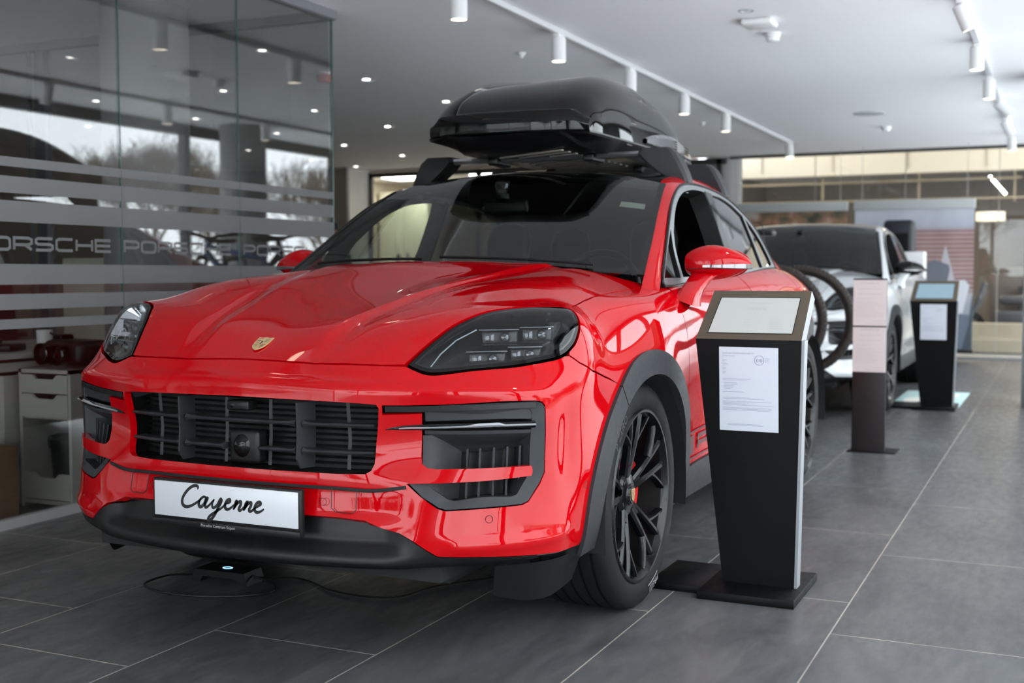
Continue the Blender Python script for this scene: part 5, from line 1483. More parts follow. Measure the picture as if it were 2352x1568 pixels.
# ceiling fittings
a = empty('air_unit', (.35, 4.16, ZC_), 0, 'white flat ceiling access point above the car, with a smoke detector behind it', 'ceiling unit')
MB().box((0, 0, -.022), (.21, .21, .044), None, .02).build('cover', M_WHT, a)
s = empty('smoke_detector', (.335, 4.62, ZC_), 0, 'round white smoke detector just beyond the flat ceiling unit', 'smoke detector')
MB().lathe([(.055, 0), (.055, -.025), (.048, -.030), (.045, -.052), (.030, -.060), (0, -.060)], 28).build('cover', M_WHT, s)
s = empty('smoke_detector', (.34, 10.45, ZC_), 0, 'small white detector on the far ceiling, right of the middle', 'smoke detector')
MB().lathe([(.055, 0), (.055, -.025), (.035, -.055), (0, -.055)], 28).build('cover', M_WHT, s)
for x, y, lb in ((-1.55, 4.56, 'small white sprinkler head on the ceiling left of the track'), (-1.45, 9.2, 'small white sprinkler head above the rear of the roof box')):
    s = empty('sprinkler', (x, y, ZC_), 0, lb, 'sprinkler'); MB().lathe([(.035, 0), (.03, -.010), (.012, -.03), (.014, -.04), (0, -.04)], 20).build('head', M_WHT, s)
s = empty('ceiling_speaker', (.33, 9.2, ZC_), 0, 'flat round ceiling speaker over the white car', 'speaker'); MB().lathe([(.16, 0), (.155, -.008), (0, -.010)], 40).build('grille', mat('speaker_grey', (.5, .53, .56), .6), s)
s = empty('ceiling_ring', (.34, 3.84, ZC_), 0, 'small recessed ceiling ring in front of the flat unit', 'downlight'); MB().lathe([(.05, -.003), (.04, -.004), (.036, 0.0)], 24).lathe([(.012, -.002), (0, -.002)], 12).build('ring', mat('speaker_grey', .5), s)
s = empty('fire_alarm', (-3.39, 4.66, ZC_), 0, 'red round fire alarm sounder on the ceiling, seen through the office glass', 'fire alarm')
MB().lathe([(.060, 0), (.060, -.02)], 28).build('base', M_WHT, s); MB().lathe([(.058, -.02), (.060, -.065), (.048, -.085), (0, -.085)], 28).build('sounder', mat('alarm_red', (.55, .02, .02), .4), s)
# ================================================================== white car, kiosks and other things on the floor
M_DECALG = mat('grey_decal', (.10, .10, .11), .4)
white = copy_tree(car, None, {M_RED: M_WHITE_PAINT, MATS['smoke_decal']: M_DECALG}, skip=('number_plate', 'windscreen_sticker'))
white.location = (0, 6.44, 0)
tag(white, 'white coupe SUV parked behind the red car, half hidden by bicycle wheels', 'car')
for d in white.children:
    for e in d.children:
        if e.name.startswith('mirror_shell'): e.data = e.data.copy(); e.data.materials[0] = M_GBLK

def textlines(q, f, x0, x1, z1, n, dz, th, mi, seed=3, ragged=True):
    rnd = random.Random(seed)
    for i in range(n):
        w = (x1 - x0) * (rnd.uniform(.45, 1) if ragged else 1); z = z1 - i * dz
        q.add([f @ Vector(v) for v in ((x0, z, 0), (x0 + w, z, 0), (x0 + w, z + th, 0), (x0, z + th, 0))], [(0, 1, 2, 3)], mi, False)
def tx(q, f, s, size, x, z, mi, align='LEFT'):
    vs, fs = text_mesh(s, size, 0, align); place(q, [v + Vector((x, z, 0)) for v in vs], fs, f, mi)
M_PAPER = mat('white_paper', (.56, .58, .64), .6); M_PAPERP = mat('cream_pink_paper', (.62, .56, .55), .6); M_KBLK = noise_rough(mat('kiosk_black', (.003, .003, .0035), .45, spec=.15), 30, .40, .52)
M_BRONZE = noise_rough(mat('bronze_bezel', (.105, .085, .062), .38, .5), 25, .34, .46); M_SILV = mat('pale_aluminium_edge', (.25, .262, .28), .4, .2)
def kiosk(loc, label, screen, sname):
    k = empty('information_kiosk', loc, 0, label, 'kiosk', 'information kiosks beside the cars')
    MB().box((.168, .21, .015), (.338, .42, .030), None, .003).build('base_plate', M_KBLK, k)
    # leaning slab body: front face polygon, 70 mm deep
    X = lambda x: x - 1.069; Y = lambda y: y - .24
    F_ = [(X(1.118), Y(.405), .030), (X(1.372), Y(.405), .030), (X(1.400), Y(.345), .905), (X(1.028), Y(.345), .905)]
    dpt = .055; q = MB()
    B_ = [(x, y + dpt, z) for x, y, z in F_]
    q.add(F_ + B_, [(0, 1, 2, 3), (7, 6, 5, 4), (0, 4, 5, 1), (3, 2, 6, 7)], 0, False); q.add([F_[1], B_[1], B_[2], F_[2]], [(0, 1, 2, 3)], 0, False); q.add([F_[0], F_[3], B_[3], B_[0]], [(0, 1, 2, 3)], 0, False)
    body = q.build('body', M_KBLK, k)
    q = MB()
    for s, i, j in ((1, 1, 2),):
        a, b = Vector(F_[i]), Vector(F_[j]); q.add([a + Vector((s * .001, -.001, 0)), a + Vector((s * .001, dpt, 0)), b + Vector((s * .001, dpt, 0)), b + Vector((s * .001, -.001, 0)), a + Vector((s * .011, -.001, 0)), a + Vector((s * .011, dpt, 0)), b + Vector((s * .011, dpt, 0)), b + Vector((s * .011, -.001, 0))], [(0, 1, 2, 3), (4, 5, 6, 7), (0, 1, 5, 4), (1, 2, 6, 5), (2, 3, 7, 6), (3, 0, 4, 7)], 0, False)
    o = q.build('side_edge', M_SILV, k); fix_normals(o)
    # sloped head
    T = [(X(1.028), Y(.345), .905), (X(1.400), Y(.345), .905), (X(1.403), Y(.505), 1.073), (X(1.052), Y(.505), 1.073)]
    q = MB(); nrm = Vector((0, -1, .95)).normalized(); fr = frame_of(T[0], (1, 0, 0), Vector(T[3]) - Vector(T[0]) - Vector((T[3][0] - T[0][0], 0, 0)))
    Hh = math.hypot(.16, .168)
    low = [tuple(Vector(t) + Vector((0, .055, -.03))) for t in T]
    q.add(T + low, [(0, 1, 2, 3), (7, 6, 5, 4), (0, 4, 5, 1), (1, 5, 6, 2), (2, 6, 7, 3), (3, 7, 4, 0)], 0, False)
    q.mi = [0, 1, 0, 1, 0, 0]
    hd = q.build('bezel', [M_BRONZE, M_SILV], k); fix_normals(hd)
    q = MB(); e = [(.040, .030), (.335, .030), (.3395, .196), (.058, .196)]
    place(q, [(x, y, .0012) for x, y in e], [(0, 1, 2, 3)], fr, 0); q.build('screen', screen, k)
    q = MB(); out = [(.037, .027), (.338, .027), (.3425, .199), (.055, .199)]
    place(q, [(x, y, .0016) for x, y in out + e], [(0, 1, 5, 4), (1, 2, 6, 5), (2, 3, 7, 6), (3, 0, 4, 7)], fr, 0); q.build('screen_gasket', M_DARK, k)
    fr3 = fr @ Matrix.Translation((.055, .03, .002))
    q = MB(); tx(q, fr3, '619 046 zl', .016, .105, .108, 0); textlines(q, fr3, .105, .20, .140, 1, .01, .0016, 0, ragged=False)
    textlines(q, fr3, .10, .14, .062, 3, .014, .0014, 0); textlines(q, fr3, .195, .255, .062, 5, .010, .0013, 0); q.build('screen_text', mat('pale_screen_text', (.38, .38, .36), .5), k)
    # information sheet
    fs_ = frame_of((X(1.112), Y(.345) + .0215, .582), (1, 0, 0), (0, -.0685, 1)); fs_ = fs_ @ Matrix.Translation((0, 0, .0022))
    pp = MB(); pp.box((.105, .1485, -.0005), (.208, .297, .001)); pp.v = [tuple(fs_ @ Vector(v)) for v in pp.v]; ps = pp.build('information_sheet', M_PAPER, k)
    q = MB(); fz = fs_ @ Matrix.Translation((0, 0, .0012))
    tx(q, fz, 'INFORMACJA O ZUŻYCIU PALIWA I EMISJI CO2*', .0052, .013, .274, 0); tx(q, fz, 'Porsche Cayenne S', .0058, .013, .264, 0)
    vs, f2 = ribbon([(.143 + .0165 * math.cos(a), .252 + .0165 * math.sin(a)) for a in np.linspace(0, 2 * PI, 33)[:-1]], .0014, True); place(q, vs, f2, fz, 0)
    vs, f2 = ribbon([(.172 + .0075 * math.cos(a), .252 + .0075 * math.sin(a)) for a in np.linspace(0, 2 * PI, 25)[:-1]], .0006, True); place(q, vs, f2, fz, 0)
    tx(q, fz, 'E10', .0150, .143, .2465, 0, 'CENTER'); tx(q, fz, 'E5', .006, .172, .250, 0, 'CENTER')
    for i in range(4): textlines(q, fz, .013, .034, .250 - i * .014, 1, .004, .0012, 0, 5 + i); textlines(q, fz, .013, .026, .246 - i * .014, 1, .004, .0009, 0, 9 + i)
    textlines(q, fz, .013, .185, .184, 2, .004, .0009, 0, 4); textlines(q, fz, .018, .070, .170, 5, .0052, .0010, 0, 6); textlines(q, fz, .013, .09, .138, 1, .005, .0013, 0, 2)
    textlines(q, fz, .013, .190, .118, 2, .0042, .0009, 0, 21); textlines(q, fz, .013, .190, .104, 4, .0042, .0009, 0, 22); textlines(q, fz, .013, .190, .082, 3, .0042, .0009, 0, 23); textlines(q, fz, .03, .17, .024, 2, .004, .0008, 0, 24)
    q.build('print', mat('document_print', (.24, .27, .36), .6), ps)
    # flat floor plate tucked against the base
    q = MB().box((-.100, .245, .0125), (.200, .360, .025), None, .003).lathe([(.018, .0258), (.016, .0262), (0, .0262)], 20, c=(-.11, .27, 0)); q.build('floor_plate', M_KBLK, k)
    return k
M_SCR1 = mat('lit_pale_screen', (.30, .31, .30), .12, 0, .8, emit=(.78, .80, .76), es=.22)
M_SCR2 = mat('lit_blue_screen', (.10, .16, .20), .12, 0, .8, emit=(.35, .52, .62), es=.5)
kiosk((1.069, .24, 0), 'black information kiosk with pale screen beside the red car front wheel', M_SCR1, '')
kiosk((1.085, 6.62, 0), 'distant black information kiosk with blue screen beside the white car', M_SCR2, '')

st = empty('sheet_stand', (1.104, 4.03, 0), 0, 'narrow dark stand with two printed sheets, between the two kiosks', 'stand')
MB().box((0, 0, .553), (.206, .018, 1.10), None, .002).build('panel', mat('brown_black_panel', (.016, .012, .012), .5), st)
MB().box((.02, .09, .003), (.30, .24, .006), None, .002).build('base_plate', M_KBLK, st)
for z0, z1 in ((.805, 1.095), (.512, .797)):
    s = MB().box((0, -.0105, (z0 + z1) / 2), (.204, .002, z1 - z0)).build('printed_sheet', M_PAPERP, st)
    q = MB(); f = frame_of((-.102, -.0120, z0), (1, 0, 0), (0, 0, 1)); let, W_ = wide_word('PORSCHE', .008, .0125, .0035, .0017)
    for vs, fs in let: place(q, [v + Vector((.05, .264, 0)) for v in vs], fs, f, 0)
    textlines(q, f, .04, .165, .232, 1, .01, .002, 0, 8, False); textlines(q, f, .03, .175, .200, 1, .01, .002, 0, 8, False); textlines(q, f, .02, .18, .170, 1, .01, .0016, 0, 8)
    textlines(q, f, .015, .19, .15, 12, .0085, .0012, 0, int(z0 * 100)); textlines(q, f, .12, .19, .03, 1, .01, .0016, 0, 3, False); textlines(q, f, .08, .19, .012, 1, .01, .0018, 0, 3, False)
    q.build('print', mat('faded_print', (.45, .38, .40), .6), s)
    MB().box((0, -.0115, z1 + .003), (.206, .006, .006)).build('clip_rail', M_KBLK, st)

rug = MB().box((0, 0, .004), (.56, 1.30, .008), None, .002).build('floor_mat', mat('pale_cyan_mat', (.48, .66, .66), .7), loc=(1.15, 7.60, 0)); tag(rug, 'pale turquoise printed mat under the distant kiosk', 'floor mat')
q = MB()
for pts_ in ([(-.2, -.5), (.05, -.45), (.15, -.1), (-.05, .1), (-.22, -.1)], [(.0, .15), (.22, .2), (.2, .5), (-.1, .45)]): q.prism([(x, y) for x, y in pts_], .0078, .0086)
q.build('printed_pattern', mat('mat_cream', (.75, .74, .66), .7), rug)

# ---- wireless puck and cables on the floor under the bumper
ch = empty('floor_charger', (-.585, -.235, 0), math.radians(2), 'small black charging box with glowing blue ring on the floor under the bumper', 'charger')
q = MB(); P = [(-.125, 0), (-.108, .046), (.108, .046), (.125, 0), (.088, 0), (.072, .022), (-.072, .022), (-.088, 0)]
q.prism(P, -.055, .055, frame_of((0, .0, 0), (1, 0, 0), (0, 0, 1))); o = q.build('housing', M_SBLK, ch); fix_normals(o)
vs, fs = ribbon([(.018 * math.cos(a), .012 * math.sin(a)) for a in np.linspace(0, 2 * PI, 25)[:-1]], .005, True); q = MB(); q.add([Vector(v) + Vector((0, 0, .0468)) for v in vs], fs, 0, False); q.build('status_light', mat('blue_status_light', .2, .4, emit=(.25, .6, 1), es=5), ch)
cbl = MB().tube(curve_pts([(-.47, -.24, .03), (-.36, -.25, .006), (-.34, -.36, .005), (-.55, -.48, .005), (-.80, -.44, .005), (-.82, -.28, .005), (-.72, -.22, .005), (-.66, -.16, .02)], 6), .004, 6).build('cable', M_SBLK); tag(cbl, 'thin black cable looped on the floor round the charging box', 'cable')
cbl = MB().tube(curve_pts([(-.46, -.22, .02), (-.35, -.12, .005), (-.12, -.22, .005), (.10, -.20, .005), (.16, -.02, .005), (.30, .2, .005)], 6), .0035, 6).build('cable', M_SBLK); tag(cbl, 'thin black cable running from the charging box under the engine', 'cable')

# ---- bicycles on the rear carrier of the red car
M_KNOB = noise_rough(mat('mtb_tyre', (.030, .024, .020), .75), 30, .6, .85); M_BLUE = mat('blue_bike_paint', (.02, .09, .30), .25, .2, .8); M_BIKEB = mat('bike_black', (.012, .012, .013), .35)
def bicycle(x, y, z, paint, label):
    b = empty('mountain_bike', (x, y, z), 0, label, 'bicycle', 'mountain bikes on the carrier behind the red car')
    R = .372
    for wx in (.575, -.575):
        w = empty('wheel', (wx, 0, 0), 0, parent=b)
        q = MB(); n = 72
        prof = [(R - .012 + .030 * math.sin(a), .030 * math.cos(a)) for a in np.linspace(-.9, PI + .9, 12)]
        q.lathe([(r - .012, h) for r, h in prof], n, 'y', closed=True)
        for k in range(76):
            a = 2 * PI * k / 76
            for off in ((-.018, .0), (.018, .5), (0, .25)):
                aa = a + off[1] * 2 * PI / 76; c = Vector((math.cos(aa), 0, math.sin(aa))) * (R + .000 - abs(off[0]) * .25) + Vector((0, off[0], 0))
                q.box(c, (.014, .011, .013), Matrix(((math.cos(aa), 0, -math.sin(aa)), (0, 1, 0), (math.sin(aa), 0, math.cos(aa)))))
        q.build('tyre', M_KNOB, w)
        q = MB(); q.lathe([(R - .044, -.012), (R - .060, -.013), (R - .062, .013), (R - .044, .012)], 64, 'y', closed=True); q.build('rim', M_BIKEB, w)
        q = MB()
        for k in range(28):
            a = 2 * PI * k / 28; q.tube([(.02 * math.cos(a + .8), .025 * (-1) ** k, .02 * math.sin(a + .8)), ((R - .06) * math.cos(a), 0, (R - .06) * math.sin(a))], .0012, 4, cap=False)
        q.build('spokes', M_STEEL, w)
        MB().lathe([(0, -.05), (.012, -.05), (.022, -.03), (.022, .03), (.012, .05), (0, .05)], 16, 'y').build('hub', M_BIKEB, w)
        MB().lathe([(.085, -.034), (.085, -.036), (.06, -.036), (.06, -.034)], 32, 'y', closed=True).build('brake_disc', M_STEEL, w)
    hx, hz = .34, .52
    q = MB()
    for a_, b_, r in (((hx + .012, 0, hz - .03), (-.12, 0, .02), .030), ((hx, 0, hz + .02), (-.22, 0, .44), .022), ((-.12, 0, .02), (-.24, 0, .50), .019), ((-.24, 0, .42), (-.575, .05, .0), .010), ((-.24, 0, .42), (-.575, -.05, .0), .010), ((-.12, .02, .0), (-.575, .055, 0), .012), ((-.12, -.02, .0), (-.575, -.055, 0), .012), ((hx - .01, 0, hz + .07), (hx + .035, 0, hz - .07), .026)):
        q.tube([a_, b_], r, 12)
    q.build('frame', paint, b)
    q = MB()
    for s in (1, -1): q.tube([(.575, s * .062, 0), (hx + .075, s * .062, .42), (hx + .05, s * .055, .46)], [.015, .020, .018], 10)
    q.tube([(hx + .05, -.07, .455), (hx + .05, .07, .455)], .02, 8); q.build('fork', M_BIKEB, b)
    q = MB().tube(curve_pts([(hx - .05, -.37, .66), (hx - .01, -.12, .63), (hx + .0, 0, .61), (hx - .01, .12, .63), (hx - .05, .37, .66)], 5), .014, 8).tube([(hx - .02, 0, .58), (hx + .02, 0, .62)], .018, 8)
    hb = q.build('handlebar', M_BIKEB, b); 
    for s in (1, -1):
        MB().tube([(hx - .055, s * .37, .66), (hx - .035, s * .25, .65)], .019, 10).build('grip', M_TYRE, hb)
        MB().tube([(hx + .0, s * .20, .65), (hx + .05, s * .24, .64), (hx + .03, s * .33, .64)], .007, 6).build('brake_lever', M_BIKEB, hb)
        MB().tube(curve_pts([(hx, s * .20, .64), (hx + .12, s * .16, .66), (hx + .16, s * .09, .50), (hx + .10, s * .05, .30)], 5), .003, 5).build('brake_hose', M_BIKEB, hb)
    MB().tube([(-.225, 0, .42), (-.255, 0, .58)], .014, 8).box((-.27, 0, .60), (.26, .13, .04), None, .018).build('saddle', M_BIKEB, b)
    q = MB().lathe([(.085, -.006), (.10, -.004), (.10, .004), (.085, .006)], 32, 'y', c=(-.12, -.05, 0), closed=True).tube([(-.12, -.07, 0), (.0, -.07, -.11)], .010, 6).tube([(-.12, .07, 0), (-.24, .07, .11)], .010, 6).box((.0, -.11, -.115), (.10, .09, .02), None, .004).box((-.24, .11, .115), (.10, .09, .02), None, .004)
    q.build('crankset', M_BIKEB, b); return b
bicycle(-.155, 4.27, .82, M_BLUE, 'blue-framed mountain bike, nearer of the two behind the red car')
bicycle(-.010, 4.52, .815, M_BIKEB, 'black mountain bike, farther one, its knobbly tyre in front of the white car').rotation_euler.z = PI
cr = empty('bike_carrier', (0, 4.40, 0), 0, 'black rear bicycle carrier holding two mountain bikes behind the red car', 'bike carrier')
MB().box((0, -.08, .42), (1.25, .14, .03), None, .006).box((0, .15, .42), (1.25, .14, .03), None, .006).box((0, -.22, .40), (.08, .50, .06), None, .01).box((0, .03, .40), (.6, .30, .04), None, .01).build('rails', M_BIKEB, cr)
MB().tube([(-.2, -.15, .42), (-.2, -.15, 1.25), (.2, -.15, 1.25), (.2, -.15, .42)], .016, 8).tube([(.1, -.15, 1.05), (.1, .1, 1.05)], .01, 6).build('hoop', M_BIKEB, cr)

# ---- banners hung inside the far glazing
def banner(x0, x1, label, kind):
    b = empty('hanging_banner', ((x0 + x1) / 2, 12.62, 0), 0, label, 'banner', 'banners hung in front of the far glazing')
    W_ = x1 - x0; MB().box((0, 0, 2.03), (W_, .10, .125), None, .01).build('header_box', mat('pale_header', (.48, .50, .50), .5), b)
    MB().box((0, 0, .13), (W_, .03, .05), None, .006).build('bottom_bar', M_SBLK, b)
    m = mat('banner_print_' + kind, .4, .5); bs = m.node_tree.nodes['Principled BSDF']; tc = node(m, 'ShaderNodeTexCoord'); sp = node(m, 'ShaderNodeSeparateXYZ'); link(m, tc.outputs['Object'], sp.inputs[0])
    if kind == 'facade':
        wv = node(m, 'ShaderNodeTexWave', bands_direction='Z'); wv.inputs['Scale'].default_value = 5.6; wv.inputs['Distortion'].default_value = 0; link(m, tc.outputs['Object'], wv.inputs['Vector'])
        sl = ramp(m, wv.outputs[0], [(.25, (.25, .13, .12)), (.6, (.42, .30, .30))])
        zz = node(m, 'ShaderNodeMapRange'); zz.inputs['From Max'].default_value = 2.1; link(m, sp.outputs['Z'], zz.inputs[0])
        sky = ramp(m, zz.outputs[0], [(.0, (.10, .12, .15)), (.24, (.30, .33, .38)), (.45, (.55, .56, .6)), (.80, (.40, .42, .50)), (.95, (.58, .60, .66))])
        msk = ramp(m, zz.outputs[0], [(.40, (0, 0, 0)), (.44, (1, 1, 1)), (.80, (1, 1, 1)), (.83, (0, 0, 0))])
        nz = node(m, 'ShaderNodeTexNoise'); nz.inputs['Scale'].default_value = 2.2; link(m, tc.outputs['Object'], nz.inputs['Vector'])
        mx = node(m, 'ShaderNodeMix', data_type='RGBA'); link(m, msk, mx.inputs[0]); link(m, sky, mx.inputs[6]); link(m, sl, mx.inputs[7])
        mx2 = node(m, 'ShaderNodeMix', data_type='RGBA', blend_type='SOFT_LIGHT'); mx2.inputs[0].default_value = .6; link(m, mx.outputs[2], mx2.inputs[6]); link(m, nz.outputs[0], mx2.inputs[7]); link(m, mx2.outputs[2], bs.inputs['Base Color'])
    else:
        nz = node(m, 'ShaderNodeTexNoise'); nz.inputs['Scale'].default_value = 5; nz.inputs['Detail'].default_value = 6; link(m, tc.outputs['Object'], nz.inputs['Vector'])
        c = ramp(m, nz.outputs[0], [(.30, (.05, .05, .03)), (.45, (.16, .13, .08)), (.55, (.40, .20, .12)), (.66, (.50, .46, .42))]); link(m, c, bs.inputs['Base Color'])
    bs.inputs['Emission Strength'].default_value = 0
    MB().box((0, 0, 1.06), (W_ - .02, .006, 1.84)).build('print', m, b)
    if kind == 'facade':
        q = MB(); y = -.005
        for poly, mi in (([(.10, .62), (.62, .62), (.70, .98), (.64, 1.05), (.20, 1.03)], 0), ([(.30, 1.04), (.40, 1.50), (.52, 1.04)], 2), ([(.05, .16), (.66, .16), (.72, .60), (.50, .62), (.2, .64)], 1), ([(.62, .16), (.74, .16), (.74, .9), (.70, .5)], 3)):
            f = frame_of((0, y, 0), (1, 0, 0), (0, 0, 1)); place(q, [(a, c, .001) for a, c in poly], [tuple(range(len(poly)))], f, mi); y -= .001
        q.build('printed_shapes', [mat('print_white', (.68, .70, .75), .5), mat('print_slate', (.14, .17, .22), .5), mat('print_haze', (.52, .50, .55), .5), mat('print_dark', (.06, .08, .10), .5)], b)
    for s in (1, -1): MB().tube([(s * (W_ / 2 - .1), 0, 2.09), (s * (W_ / 2 - .1), 0, ZC_)], .003, 4).build('hanging_wire', M_STEEL, b)
banner(-.336, 1.17, 'large banner printed with a reddish slatted facade, right of the white car', 'facade')
banner(-1.98, -.42, 'large banner with brown foliage print, behind the white car roof', 'foliage')

# ---- display items behind the white car
q = empty('display_case', (.44, 11.0, 0), 0, 'tall black upright case showing above the white car', 'case')
MB().box((0, 0, .90), (.34, .30, 1.72), None, .05).build('shell', mat('case_blue_black', (.012, .015, .022), .5), q); MB().box((0, -.155, .95), (.24, .02, 1.3), None, .008).build('front_panel', M_KBLK, q)
q = empty('display_plinth', (.64, 10.62, 0), 0, 'white box plinth right of the tall black case', 'plinth')
MB().box((0, 0, .69), (.26, .26, 1.38), None, .006).build('body', M_WHT, q)
q = empty('picture_board', (.92, 10.35, 0), 0, 'grey angular picture board beside the white plinth', 'board')
MB().prism([(-.10, .0), (.02, .0), (.14, .62), (.13, .68), (-.03, .74), (-.10, .70)], -.01, .01, frame_of((0, 0, .55), (1, 0, 0), (0, 0, 1))).build('panel', mat('grey_print', (.13, .14, .17), .4), q)
MB().box((-.04, 0, .28), (.03, .03, .56)).box((-.04, 0, .01), (.2, .2, .02)).build('post', M_STEEL, q)

# ---- lamps and clutter in the hall beyond
t = MB().tube([(1.12, 16.6, 2.66), (1.36, 16.4, 2.37)], .022, 10).build('tube_lamp', M_EMC); tag(t, 'slanted glowing tube lamp beyond the far glazing', 'lamp'); 
MB().tube([(1.12, 16.6, 2.66), (1.12, 16.6, 2.95)], .004, 4).build('suspension_wire', M_STEEL, t)
d = empty('drum_pendant', (1.12, 17.0, 2.05), 0, 'wide cream drum pendant lamp beyond the far glazing', 'lamp')
MB().lathe([(.22, -.07), (.22, .07)], 32).lathe([(0, .02), (.21, .02)], 32).build('shade', mat('cream_shade_glow', (.8, .74, .6), .6, emit=(1, .88, .68), es=1.1), d); MB().tube([(0, 0, .02), (0, 0, .88)], .004, 4).build('cord', M_SBLK, d)
for i, (x, y, w, h, c, lb) in enumerate(((1.35, 18.2, .5, 1.25, (.10, .09, .085), 'dark cabinet beyond the glazing right of the banner'), (1.9, 17.6, .7, .95, (.05, .05, .052), 'low dark counter beyond the glazing at the right edge'), (2.1, 19.5, 1.0, 2.0, (.26, .23, .20), 'tall brown shelf beyond the glazing at the right edge'))):
    f = empty('cabinet', (x, y, -.02), 0, lb, 'cabinet'); MB().box((0, 0, h / 2), (w, .45, h), None, .01).build('carcass', mat('hall_unit_%d' % i, c, .5), f); MB().box((0, -.23, h * .5), (w * .9, .015, h * .82), None, .004).build('door', mat('hall_door_%d' % i, tuple(k * 1.3 for k in c), .45), f)
mq = empty('parked_motorcycle', (1.30, 15.9, -.02), 0, 'dark blurred motor scooter shape behind the far glazing', 'scooter')
MB().lathe([(.30, -.04), (.30, .04), (.2, .04), (.2, -.04)], 32, 'y', c=(-.45, 0, .30), closed=True).build('wheel', M_TYRE, mq); MB().lathe([(.30, -.04), (.30, .04), (.2, .04), (.2, -.04)], 32, 'y', c=(.62, 0, .30), closed=True).build('wheel', M_TYRE, mq)
MB().tube([(-.45, 0, .3), (-.25, 0, .75), (-.18, 0, 1.0)], .05, 8).box((.25, 0, .45), (.6, .25, .3), None, .08).box((.35, 0, .75), (.65, .26, .14), None, .06).build('body', mat('scooter_grey', (.08, .08, .09), .3), mq)

# ================================================================== inside the glass office
M_MEL = noise_rough(mat('white_melamine', (.46, .44, .41), .45), 6, .4, .5, colvar=.04); M_BROWN = mat('dark_brown_edge', (.05, .025, .018), .5)
du = empty('drawer_unit', (-2.245, .50, 0), 0, 'white drawer unit with open niche behind the office glass, left of the bumper', 'drawer unit')
w_, dd, hh = .335, .50, .675
MB().box((-w_ / 2 + .009, dd / 2, hh / 2), (.018, dd, hh)).box((w_ / 2 - .009, dd / 2, hh / 2), (.018, dd, hh)).box((0, dd / 2, hh - .009), (w_, dd, .018)).box((0, dd - .008, hh / 2), (w_ - .03, .01, hh)).box((0, dd / 2, .03), (w_ - .036, dd, .02)).box((0, dd / 2, .44), (w_ - .036, dd - .03, .012)).build('carcass', M_MEL, du)
def front(z0, z1, notch=True, name='drawer'):
    P = [(-.148, z0), (.148, z0), (.148, z1)] + ([(.080, z1), (.055, z1 - .022), (-.055, z1 - .022), (-.080, z1)] if notch else []) + [(-.148, z1)]
    o = MB().prism(P, 0, .018, frame_of((0, .016, 0), (1, 0, 0), (0, 0, 1))).build(name, M_MEL, du); fix_normals(o)
front(.560, .650); front(.445, .555); front(.045, .170)
bk = empty('waste_bin', (-2.235, .66, .041), 0, 'black bag-lined waste bin standing in the drawer unit niche', 'bin')
MB().lathe([(.0, .0), (.085, .0), (.105, .28), (.10, .28), (.08, .01)], 28).build('bin', M_SBLK, bk); q = MB().lathe([(.107, .24), (.112, .285), (.100, .30), (.092, .25)], 36)
q.v = [(x * (1 + .05 * math.sin(7 * math.atan2(y, x))), y * (1 + .05 * math.sin(9 * math.atan2(y, x))), z) for x, y, z in q.v]; q.build('bag_liner', mat('black_bag', .01, .25), bk)
dk = empty('desk', (-2.88, .50, 0), 0, 'white office desk with dark brown edge bands at the left photo edge', 'desk')
MB().box((.0, .45, .735), (.90, 1.1, .030), None, .003).build('desktop', M_MEL, dk); MB().box((.0, .45, .712), (.902, 1.102, .012)).box((.0, .45, .655), (.86, 1.06, .012)).build('edge_band', M_BROWN, dk)
MB().box((.0, .45, .683), (.88, 1.08, .046), None, .002).build('sub_top', M_MEL, dk)
MB().box((.22, .20, .32), (.40, .50, .64), None, .003).build('pedestal', M_MEL, dk); MB().lathe([(.011, 0), (.011, -.012), (0, -.012)], 16, 'y', c=(.33, -.052, .56)).build('lock', M_STEEL, dk)
MB().box((-.38, .85, .32), (.04, .30, .64)).build('leg', M_MEL, dk)
cb = empty('cardboard_box', (-2.36, .15, 0), math.radians(3), 'brown cardboard box on the floor at the left photo edge', 'box')
MB().box((0, 0, .17), (.34, .26, .34), None, .003).build('carton', mat('cardboard', (.24, .15, .08), .8), cb); MB().box((0, -.1312, .17), (.34, .001, .045)).build('tape', mat('brown_tape', (.20, .12, .06), .25), cb)
MB().box((.0, -.03, .375), (.33, .01, .10), Matrix.Rotation(.3, 3, 'X')).build('flap', mat('cardboard', .2), cb)
bn = empty('stereo_viewer', (-2.235, .62, .675), math.radians(-8), 'chunky black twin-lens device on top of the drawer unit', 'viewer')
MB().box((.02, .06, .075), (.29, .20, .125), None, .035).build('body', M_SBLK, bn)
for x in (-.075, .045): MB().lathe([(.052, .02), (.054, -.050), (.046, -.054), (.040, -.035), (0, -.030)], 28, 'y', c=(x, -.03, .070)).build('eyepiece', M_GBLK, bn)
MB().box((-.11, .08, .145), (.07, .08, .03), None, .01).build('knob', M_SBLK, bn)
mg = empty('mug', (-2.60, .85, .75), 0, 'white coffee mug on the desk behind the office glass', 'mug')
MB().lathe([(0, .002), (.038, 0), (.041, .095), (.037, .095), (.034, .008), (0, .008)], 28).build('cup', M_WHT, mg); MB().tube([(.040, 0, .08), (.066, 0, .07), (.066, 0, .035), (.040, 0, .02)], .005, 8).build('handle', M_SBLK, mg)
ph = empty('desk_phone', (-2.62, .58, .75), .3, 'dark desk phone lying near the desk front edge', 'phone')
MB().box((0, 0, .018), (.20, .15, .036), None, .01).build('base', M_SBLK, ph); MB().box((-.06, 0, .045), (.045, .19, .03), None, .012).build('handset', M_SBLK, ph)
pb = empty('paper_stack', (-2.62, .27, .75), .1, 'thin stack of white papers beside the desk phone', 'papers'); MB().box((.0, 0, .006), (.21, .25, .012)).build('sheets', M_PAPER, pb)
wb = empty('storage_tub', (-2.29, 1.75, 0), 0, 'white tub on a low stand behind the twin-lens device', 'tub')
